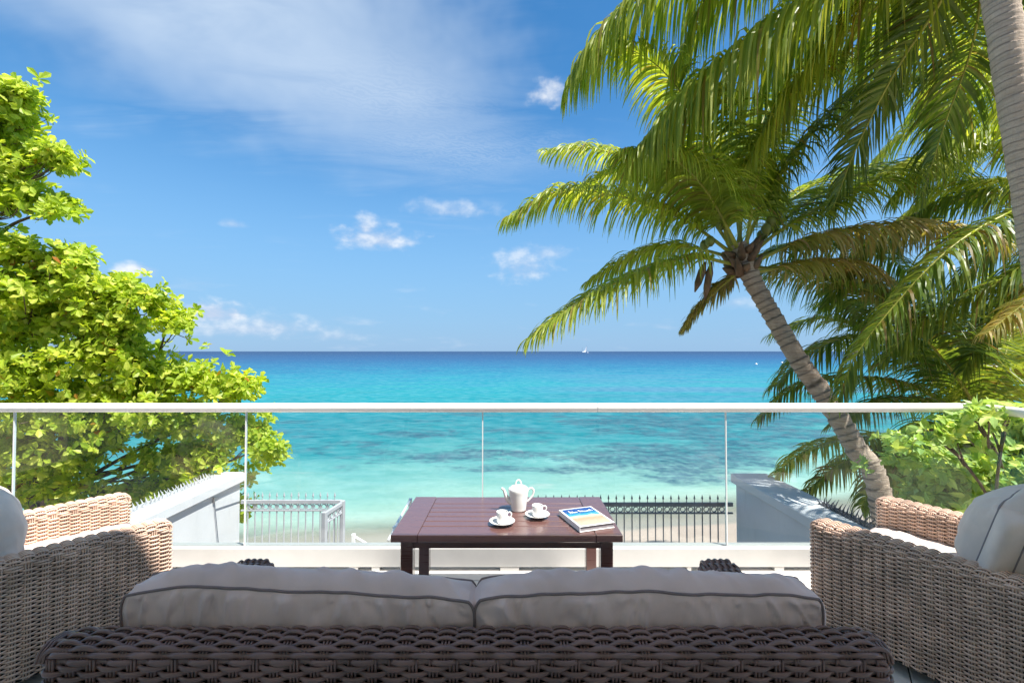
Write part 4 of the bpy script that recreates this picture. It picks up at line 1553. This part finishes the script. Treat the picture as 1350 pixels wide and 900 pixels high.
# near palm at the terrace corner: trunk crosses the picture edge, crown above the picture
cn = P(1288, -205, 3.35)
bn = P(1430, 700, 3.2); bn[2] = -2.75
pn = empty('palm_tree', bn)
tag(pn, 'tall near coconut palm whose pale trunk rises at the right edge', 'palm tree', 'coconut palms by the beach')
palm_trunk(pn, [bn, P(1400, 520, 3.22), P(1376, 365, 3.22), P(1347, 180, 3.25), P(1319, 0, 3.28), P(1300, -120, 3.3), cn],
           [0.13, 0.115, 0.106, 0.103, 0.100, 0.098, 0.12], 'trunk_pale', 0.055, amp=0.05)
near_fr = [
    ([(1282, -200, 3.4), (1190, -85, 4.2), (1073, 2, 4.7), (1000, 47, 4.9), (940, 92, 5.0), (880, 148, 5.1), (836, 200, 5.1)], 1.35, 'palm_leaf', dict(droop=2.2, n=84, wid=.038, lift=0)),
    ([(1280, -205, 3.4), (1110, -150, 4.2), (930, -70, 4.7), (836, 2, 4.9), (775, 66, 5.0), (748, 108, 5.0)], 1.1, 'palm_leaf', dict(droop=2.0, n=80, wid=.038, lift=0)),
    ([(1284, -200, 3.45), (1225, -75, 4.2), (1165, 0, 4.7), (1103, 57, 5.0), (1035, 130, 5.2), (990, 210, 5.3)], 1.0, 'palm_leaf', dict(droop=1.7, n=72)),
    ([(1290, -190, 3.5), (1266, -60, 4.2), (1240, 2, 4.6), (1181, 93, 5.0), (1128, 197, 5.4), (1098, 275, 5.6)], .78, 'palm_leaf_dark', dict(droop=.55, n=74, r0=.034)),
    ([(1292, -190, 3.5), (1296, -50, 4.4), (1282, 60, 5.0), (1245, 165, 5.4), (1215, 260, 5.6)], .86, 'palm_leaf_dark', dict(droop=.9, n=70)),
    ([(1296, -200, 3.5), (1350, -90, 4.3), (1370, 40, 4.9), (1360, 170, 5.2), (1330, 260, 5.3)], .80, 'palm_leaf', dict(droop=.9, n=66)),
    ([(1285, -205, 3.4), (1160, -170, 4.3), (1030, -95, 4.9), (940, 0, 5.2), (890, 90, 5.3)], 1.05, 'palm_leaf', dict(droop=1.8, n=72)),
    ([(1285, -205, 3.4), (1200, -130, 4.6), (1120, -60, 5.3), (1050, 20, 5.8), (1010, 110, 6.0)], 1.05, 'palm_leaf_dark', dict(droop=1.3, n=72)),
    ([(1290, -195, 3.5), (1240, -100, 4.8), (1200, -20, 5.6), (1150, 60, 6.2), (1110, 150, 6.5)], 1.05, 'palm_leaf', dict(droop=1.3, n=72)),
    ([(1292, -190, 3.5), (1270, -80, 5.0), (1260, 20, 6.0), (1250, 120, 6.6), (1260, 230, 6.9)], 1.0, 'palm_leaf', dict(droop=1.0, n=72)),
    ([(1296, -200, 3.3), (1420, -190, 3.5), (1560, -60, 3.6), (1620, 120, 3.6)], .85, 'palm_leaf', dict(droop=1.2, n=50)),
]
for i, (c, L, mt, kw) in enumerate(near_fr):
    add_frond(pn, c, L, mt, seed=30 + i, bare=.2, **kw)

# palm beyond the right edge of the picture
cb = P(1440, 235, 5.4)
bb = P(1500, 640, 5.8); bb[2] = float(ground_z(bb[0], bb[1])) - .1
pb = empty('palm_tree', bb)
tag(pb, 'coconut palm outside the right edge with a pale-ribbed frond reaching in', 'palm tree', 'coconut palms by the beach')
palm_trunk(pb, [bb, P(1490, 560, 5.8), P(1465, 400, 5.6), cb], [0.18, .16, .14, .14], 'trunk', 0.1)
for i, (c, L, mt, kw) in enumerate([
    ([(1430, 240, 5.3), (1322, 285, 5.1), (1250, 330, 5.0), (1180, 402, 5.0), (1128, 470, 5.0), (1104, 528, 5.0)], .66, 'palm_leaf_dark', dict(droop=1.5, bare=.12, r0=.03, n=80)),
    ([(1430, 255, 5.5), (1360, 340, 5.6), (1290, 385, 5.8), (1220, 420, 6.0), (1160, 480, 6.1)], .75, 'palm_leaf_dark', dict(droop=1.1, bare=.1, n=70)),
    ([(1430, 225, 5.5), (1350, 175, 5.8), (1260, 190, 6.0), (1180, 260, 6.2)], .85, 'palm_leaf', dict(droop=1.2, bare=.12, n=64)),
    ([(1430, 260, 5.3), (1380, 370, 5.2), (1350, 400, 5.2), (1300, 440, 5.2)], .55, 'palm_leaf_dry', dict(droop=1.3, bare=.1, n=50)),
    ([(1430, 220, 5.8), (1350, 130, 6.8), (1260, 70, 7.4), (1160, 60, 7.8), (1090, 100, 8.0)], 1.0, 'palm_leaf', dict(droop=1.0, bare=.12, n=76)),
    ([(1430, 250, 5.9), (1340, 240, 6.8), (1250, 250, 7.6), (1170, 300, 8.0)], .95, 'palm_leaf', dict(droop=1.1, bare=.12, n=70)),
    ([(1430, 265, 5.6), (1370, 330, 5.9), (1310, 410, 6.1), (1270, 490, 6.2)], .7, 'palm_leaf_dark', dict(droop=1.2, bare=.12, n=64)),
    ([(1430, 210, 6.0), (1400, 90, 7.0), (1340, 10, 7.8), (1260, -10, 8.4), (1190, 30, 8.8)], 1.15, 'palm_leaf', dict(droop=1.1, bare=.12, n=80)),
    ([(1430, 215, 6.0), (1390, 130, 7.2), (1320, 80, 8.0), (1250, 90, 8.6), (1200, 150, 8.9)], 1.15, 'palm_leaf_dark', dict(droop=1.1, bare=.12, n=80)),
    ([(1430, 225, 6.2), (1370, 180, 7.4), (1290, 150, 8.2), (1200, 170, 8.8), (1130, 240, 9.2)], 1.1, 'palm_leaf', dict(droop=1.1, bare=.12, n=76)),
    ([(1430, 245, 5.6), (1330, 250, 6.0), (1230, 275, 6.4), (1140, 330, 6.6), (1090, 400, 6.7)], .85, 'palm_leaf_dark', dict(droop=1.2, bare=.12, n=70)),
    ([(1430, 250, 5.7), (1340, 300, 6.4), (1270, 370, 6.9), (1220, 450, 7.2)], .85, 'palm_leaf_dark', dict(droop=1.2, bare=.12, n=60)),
    ([(1430, 215, 5.6), (1370, 120, 6.2), (1290, 100, 6.6), (1210, 140, 6.9)], .85, 'palm_leaf', dict(droop=1.1, bare=.12, n=60))]):
    add_frond(pb, c, L, mt, seed=60 + i, **kw)

# low palm behind the main trunk
cl_ = P(1285, 575, 6.9)
bl = P(1310, 690, 7.0); bl[2] = float(ground_z(bl[0], bl[1])) - .1
plow = empty('palm_tree', bl)
tag(plow, 'short young coconut palm with dark fronds behind the leaning trunk', 'palm tree', 'coconut palms by the beach')
palm_trunk(plow, [bl, P(1300, 640, 7.0), cl_], [0.2, .17, .15], 'trunk', 0.1)
for i, (c, L, mt, kw) in enumerate([
    ([(1292, 545, 6.6), (1255, 488, 6.5), (1210, 436, 6.4), (1160, 390, 6.4), (1100, 370, 6.4)], 1.1, 'palm_leaf_dark', dict(droop=.8, bare=.05, n=70, r0=.03)),
    ([(1285, 560, 6.9), (1200, 508, 6.9), (1110, 497, 6.9), (1045, 512, 6.9), (1000, 552, 6.9)], .60, 'palm_leaf_dark', dict(droop=1.1, bare=.1, n=76)),
    ([(1275, 590, 6.7), (1200, 578, 6.6), (1120, 578, 6.5), (1060, 595, 6.45), (1022, 626, 6.4)], .55, 'palm_leaf', dict(droop=1.0, bare=.1, n=70)),
    ([(1270, 605, 6.5), (1180, 590, 6.4), (1110, 610, 6.3), (1060, 650, 6.3)], .55, 'palm_leaf_dark', dict(droop=1.1, bare=.1, n=60)),
    ([(1265, 600, 6.6), (1200, 590, 6.2), (1160, 620, 6.0), (1135, 670, 5.9)], .6, 'palm_leaf_dark', dict(droop=1.2, bare=.1, n=60)),
    ([(1275, 600, 6.6), (1230, 580, 6.2), (1205, 610, 6.0), (1195, 670, 5.9)], .6, 'palm_leaf_dark', dict(droop=1.2, bare=.1, n=60)),
    ([(1300, 565, 6.7), (1315, 505, 6.5), (1340, 485, 6.3), (1375, 500, 6.2)], .7, 'palm_leaf', dict(droop=.9, bare=.1, n=50)),
    ([(1290, 555, 6.9), (1270, 470, 7.2), (1240, 410, 7.6), (1180, 370, 8)], .9, 'palm_leaf_dark', dict(droop=.8, bare=.1, n=60)),
    ([(1290, 560, 7.1), (1180, 460, 7.6), (1090, 420, 8.0), (1020, 440, 8.2)], .9, 'palm_leaf_dark', dict(droop=.7, bare=.15, n=60)),
    ([(1290, 560, 7.0), (1210, 470, 7.0), (1130, 445, 7.0), (1060, 470, 7.0), (1020, 510, 7.0)], .85, 'palm_leaf_dark', dict(droop=1.0, bare=.15, n=70)),
    ([(1290, 555, 7.2), (1240, 450, 7.6), (1160, 400, 8.0), (1080, 400, 8.2)], .95, 'palm_leaf_dark', dict(droop=.9, bare=.15, n=66)),
    ([(1290, 565, 6.6), (1230, 530, 6.4), (1160, 530, 6.2), (1100, 560, 6.1)], .6, 'palm_leaf_dark', dict(droop=1.1, bare=.15, n=60)),
    ([(1280, 585, 6.4), (1240, 560, 5.8), (1215, 580, 5.5), (1200, 640, 5.4)], .6, 'palm_leaf_dark', dict(droop=1.2, bare=.15, n=60)),
    ([(1300, 560, 7.1), (1330, 450, 7.5), (1340, 410, 7.8), (1300, 360, 8)], .9, 'palm_leaf', dict(droop=.8, bare=.15, n=60))]):
    add_frond(plow, c, L, mt, seed=80 + i, **kw)


# ------------------------------------------------------------------ broad-leaved tree, shrub
def leaf_template(kind):
    """flat-ish leaf along +x, unit length; returns V, Q(list of quads), T"""
    if kind == 'almond':
        st_ = [(0.0, 0.015), (0.35, 0.17), (0.75, 0.27), (1.0, 0.03)]
    else:
        st_ = [(0.0, 0.02), (0.3, 0.24), (0.65, 0.20), (1.0, 0.0)]
    V, Q = [], []
    for x, w_ in st_:
        z = -0.16 * x * x
        V += [(x, -w_, z + abs(w_) * .28), (x, 0, z), (x, w_, z + abs(w_) * .28)]
    for i in range(len(st_) - 1):
        for j in (0, 1):
            Q.append((3 * i + j, 3 * i + j + 1, 3 * i + j + 4, 3 * i + j + 3))
    return np.array(V, float), np.array(Q)


def leaves_baked(mats, tv, tq):
    """mats (n,4,4) -> merged vertex and quad arrays"""
    n = len(mats)
    hv = np.concatenate([tv, np.ones((len(tv), 1))], 1)
    V = np.einsum('nij,kj->nki', mats, hv)[:, :, :3].reshape(-1, 3)
    Q = (np.arange(n) * len(tv))[:, None, None] + tq[None]
    return V, Q.reshape(-1, 4)


def leaf_matrix(p, d, upv, size, rg):
    d = d / (np.linalg.norm(d) + 1e-9)
    s = np.cross(upv, d)
    if np.linalg.norm(s) < 1e-3:
        s = np.array((1.0, 0, 0))
    s /= np.linalg.norm(s)
    n = np.cross(d, s)
    r_ = rg.normal(0, .45)
    s, n = s * math.cos(r_) + n * math.sin(r_), n * math.cos(r_) - s * math.sin(r_)
    m = np.eye(4)
    m[:3, 0] = d * size; m[:3, 1] = s * size; m[:3, 2] = n * size; m[:3, 3] = p
    return m


def rosette(p, axis, nl, size, rg, spread=1.0):
    axis = axis / (np.linalg.norm(axis) + 1e-9)
    a = np.cross(axis, (0.3, 0.2, 0.9)); a /= np.linalg.norm(a) + 1e-9
    b = np.cross(axis, a)
    out = []
    for k in range(nl):
        t = k * 2.399 + rg.uniform(-.3, .3)
        tilt_ = rg.uniform(0.15, 0.75) * spread
        d = (a * math.cos(t) + b * math.sin(t)) * math.cos(0.75 - tilt_ * .5) + axis * math.sin(0.75 - tilt_ * .6)
        d += np.array((0, 0, -0.12))
        out.append(leaf_matrix(p + axis * rg.uniform(-.05, .03), d, axis, size * rg.uniform(.5, 1.25), rg))
    return out


def broad_tree(name, base, trunk_top, clusters, leafsize, n_ros, mat, label, cat, seed, kind='almond', nl=(6, 10), n_ind=240, trunk_r=.16, limb_r=.042, up_bias=.55, group=None):
    """clusters: (px, py, depth, rx px, ry px, weight)"""
    rg = np.random.default_rng(seed)
    root = empty(name, base)
    tag(root, label, cat, group)
    loc = -Vector(root.location)
    base = np.array(base); top = np.array(trunk_top)
    mid = (base + top) / 2 + np.array((rg.uniform(-.2, .2), rg.uniform(-.2, .2), 0))
    tp = spline([base, mid, top], 24)
    MB().tube(tp, np.linspace(trunk_r, trunk_r * .7, 24), 12).build('trunk', M['bark'], root, True, loc)
    if name == 'almond_tree':
        stem = spline([tp[14], P(-60, 560, 6.8), P(-110, 420, 6.2), P(-115, 300, 6.0), P(-110, 200, 5.9)], 30)
        MB().tube(stem, np.linspace(.10, .03, 30), 9).build('branch', M['bark'], root, True, loc)
    tv, tq = leaf_template(kind)
    twigs = MB()
    allm, dist = [], []
    wsum = sum(c[5] for c in clusters)
    for ci, (px, py, d, rx, ry, wt) in enumerate(clusters):
        c = P(px, py, d)
        sx, sz = rx * d / 600, ry * d / 600
        sy = (sx + sz) / 2
        # a limb from the trunk to this cluster
        u = rg.uniform(.55, 1.0)
        a_ = tp[int(u * 23)]
        if py < 400 and d < 6.15 and name == 'almond_tree':
            a_ = P(-110 + rg.uniform(-20, 20), py + 90 + rg.uniform(-20, 40), 6.1)
        m1 = a_ * .62 + c * .38 + np.array((rg.uniform(-.25, .25), rg.uniform(-.25, .25), rg.uniform(-.25, .1)))
        m2 = a_ * .25 + c * .75 + np.array((rg.uniform(-.2, .2), rg.uniform(-.2, .2), rg.uniform(-.25, .05)))
        limb = spline([a_, m1, m2, c], 20)
        MB().tube(limb, np.linspace(limb_r, .010, 20), 7).build('branch', M['bark'], root, True, loc)
        n = max(3, int(n_ros * wt / wsum))
        subs = []
        for k in range(max(4, n // 9)):
            v = rg.normal(0, 1, 3); v /= np.linalg.norm(v)
            subs.append((c + v * np.array((sx, sy, sz)) * rg.uniform(.35, 1.0), v))
        for k in range(n):
            v = rg.normal(0, 1, 3); v /= np.linalg.norm(v)
            rr = rg.uniform(.35, 1.0) ** .5
            sc0, sv0 = subs[rg.integers(0, len(subs))]
            p = sc0 + v * (0.36 * (sx + sz) * .5 + .08) * np.array((1.25, 1.1, .75)) * rr
            if rg.random() < .10:
                p = p + (sv0 + np.array((0, 0, .1))) * rg.uniform(.08, .26)
            v = sv0 * .5 + v * .6
            axis = v * np.array((1, 1, .8)) + np.array((0, -.12, up_bias))
            axis += rg.normal(0, .5, 3)
            src = limb[rg.integers(15, 20)]
            mm = (src + p) / 2 + np.array((0, 0, -.05)) + rg.normal(0, .04, 3)
            if k % 9 == 0:
                twigs.tube(spline([src, mm, p], 6), [.010, .008, .007, .006, .005, .004], 4, False)
            ms = rosette(p, axis, rg.integers(*nl), leafsize, rg)
            allm += ms
    allm = np.array(allm)
    tw = twigs.build('twigs', M['bark'], root, True, loc); tw['kind'] = 'stuff'
    pos = allm[:, :3, 3]
    inview = (abs(pos[:, 0] / pos[:, 1]) < 1.12)
    key = np.linalg.norm(pos - np.array((0, 0, H)), axis=1) / np.linalg.norm(allm[:, :3, 0], axis=1) + np.where(inview, 0, 1e6)
    order = np.argsort(key)
    ind, rest = order[:n_ind], order[n_ind:]
    V, Q = leaves_baked(allm[rest], tv, tq)
    cr_ = link('crown', mesh_np('crown', V, Q), M[mat], root, False, loc)
    cr_['kind'] = 'stuff'
    lm = mesh_np('leaf', tv, tq); lm.materials.append(M[mat])
    T0 = Matrix.Translation(loc)
    for i in ind:
        o = bpy.data.objects.new('leaf', lm)
        COL.objects.link(o)
        o.parent = root
        o.matrix_local = T0 @ Matrix([list(r_) for r_ in allm[i]])
    return root


tb0 = np.array((-7.4, 7.6, 0)); tb0[2] = float(ground_z(-7.4, 7.6)) - .1
clus = [(-5, 112, 5.6, 34, 10, .55), (25, 128, 5.6, 24, 9, .4), (10, 155, 5.7, 34, 12, .6), (-20, 185, 5.6, 50, 14, .8), (48, 200, 5.7, 30, 8, .45), (85, 214, 5.75, 20, 8, .3),
        (15, 225, 5.7, 42, 9, .6), (30, 262, 5.7, 34, 9, .5), (82, 274, 5.8, 24, 8, .35), (-20, 262, 5.7, 30, 14, .4), (-15, 330, 5.8, 40, 20, .7), (40, 338, 5.9, 44, 14, .7), (90, 345, 6.0, 30, 12, .5),
        (60, 368, 6.0, 70, 20, 1.2), (130, 380, 6.1, 50, 14, .9), (180, 396, 6.2, 40, 9, .6), (222, 424, 6.2, 22, 12, .4), (20, 400, 6.0, 80, 36, 1.8), (115, 415, 6.2, 60, 22, 1.2), (165, 440, 6.3, 36, 14, .6),
        (140, 462, 6.3, 60, 24, 1.3), (50, 480, 6.2, 100, 44, 2.4), (190, 492, 6.5, 56, 20, 1.2), (255, 500, 6.6, 48, 14, .8), (312, 508, 6.7, 30, 14, .6), (60, 545, 6.3, 100, 34, 2.0), (160, 545, 6.5, 80, 30, 1.6), (245, 545, 6.7, 56, 24, 1.1),
        (315, 560, 6.9, 34, 22, .7), (342, 592, 7.0, 24, 22, .5), (290, 592, 7.0, 40, 20, .6), (40, 600, 6.4, 80, 34, 1.2), (120, 585, 6.7, 60, 22, .8),
        (240, 600, 7.0, 50, 24, .8), (60, 650, 6.6, 70, 30, .9), (160, 655, 6.9, 60, 22, .8), (270, 640, 7.2, 50, 22, .7), (322, 650, 7.3, 12, 50, .4), (200, 630, 7.3, 60, 30, .6),
        (-90, 420, 5.9, 80, 120, 2.0), (-70, 580, 6.3, 70, 70, 1.2)]
broad_tree('almond_tree', tb0, P(60, 590, 7.4), clus, 0.112, 6200, 'tree_leaf',
           'large bright yellow-green broad-leaved tree filling the left side', 'tree', 11, 'almond')

sb = np.array((3.95, 3.6, 0)); sb[2] = float(ground_z(3.95, 3.6))
sclus = [(1240, 590, 3.6, 34, 16, 1.0), (1285, 572, 3.5, 40, 14, 1.2), (1330, 566, 3.5, 30, 12, .9), (1215, 606, 3.6, 24, 12, .7), (1262, 618, 3.5, 42, 20, 1.5),
         (1310, 605, 3.5, 46, 30, 2.0), (1345, 592, 3.6, 30, 30, 1.3), (1245, 645, 3.6, 36, 20, 1.1), (1285, 652, 3.5, 40, 24, 1.3), (1340, 645, 3.6, 40, 36, 1.4), (1390, 620, 3.7, 40, 56, 1.5),
         (1300, 705, 3.6, 60, 40, 1.5), (1280, 547, 3.02, 26, 5, .22), (1325, 550, 3.0, 22, 6, .22), (1235, 566, 3.05, 18, 6, .2), (1195, 592, 3.4, 12, 8, .3),
         (1255, 622, 3.35, 42, 22, 1.3), (1305, 630, 3.32, 40, 30, 1.3), (1235, 657, 3.4, 38, 20, 1.0), (1290, 667, 3.35, 40, 24, 1.1)]
broad_tree('shrub', sb, P(1315, 690, 3.65), sclus, 0.082, 2000, 'shrub_leaf',
           'light green leafy shrub rising behind the glass at the right corner', 'shrub', 23, 'pointed', (6, 10), 200, .03, .0055, .4)

# pale tree far along the shore at the right
fb = P(1370, 520, 16); fb[2] = float(ground_z(fb[0], min(fb[1], 15)))
fcl = [(1340, 455, 16, 26, 20, 1), (1365, 440, 16, 30, 30, 1), (1390, 470, 16, 40, 40, 1), (1332, 478, 16, 14, 10, .4)]
broad_tree('shore_tree', fb, P(1370, 490, 16), fcl, 0.24, 260, 'far_leaf',
           'pale green tree far along the shore at the right edge', 'tree', 31, 'almond', (6, 9), 0, .2, .06)

# ------------------------------------------------------------------ boat and buoys out at sea
bd = 1500.0
bx, by, _ = P(770, 465, bd)
boat = empty('sailing_boat', (bx, by, SEA_Z))
tag(boat, 'tiny white sailing boat with two masts on the horizon', 'boat')
hull = []
for x, w_, z in ((-15, .6, 3.2), (-11, 2.6, 2.8), (0, 3.2, 2.4), (9, 2.6, 2.6), (14, .3, 3.6)):
    hull.append([(x, -w_, z), (x, -w_ * .6, 0.2), (x, w_ * .6, 0.2), (x, w_, z)])
hv = np.array(hull).reshape(-1, 3)
MB().add(hv, grid_quads(5, 4, True)).build('hull', M['boat'], boat)
MB().box(-6, 5, -1.8, 1.8, 2.4, 5.0, .3).build('cabin', M['boat'], boat)
MB().tube([(-6.5, 0, 2.5), (-6.0, 0, 20)], [.35, .2], 6).build('mast', M['mast'], boat)
MB().tube([(8.5, 0, 2.5), (9.0, 0, 24)], [.4, .25], 6).build('mast', M['mast'], boat)
MB().add([(8.2, 0, 22), (-1, 1.2, 5), (8.2, 0, 5), (8.2, .25, 22), (-1, 1.4, 5), (8.2, .25, 5)],
         [(0, 3, 4, 1), (1, 4, 5, 2), (2, 5, 3, 0)], [(0, 1, 2), (3, 5, 4)]).build('sail', M['boat'], boat)
for (px, py, lab) in ((997, 480.5, 'small white buoy on the sea left of the leaning palm trunk'), (1031, 478.5, 'small white buoy half hidden beside the leaning palm trunk')):
    dd = (H - SEA_Z) * 600 / (py - 463)
    x, y, z = P(px, py, dd)
    bu = empty('buoy', (x, y, SEA_Z))
    tag(bu, lab, 'buoy', 'mooring buoys')
    MB().lathe([(0.01, -.3), (.35, -.2), (.5, .1), (.42, .4), (.2, .58), (0.01, .62)], 14).build('float', M['boat'], bu, True)
    MB().tube([(0, 0, .6), (0, 0, .95)], [.09, .06], 6).build('top_ring', M['mast'], bu)
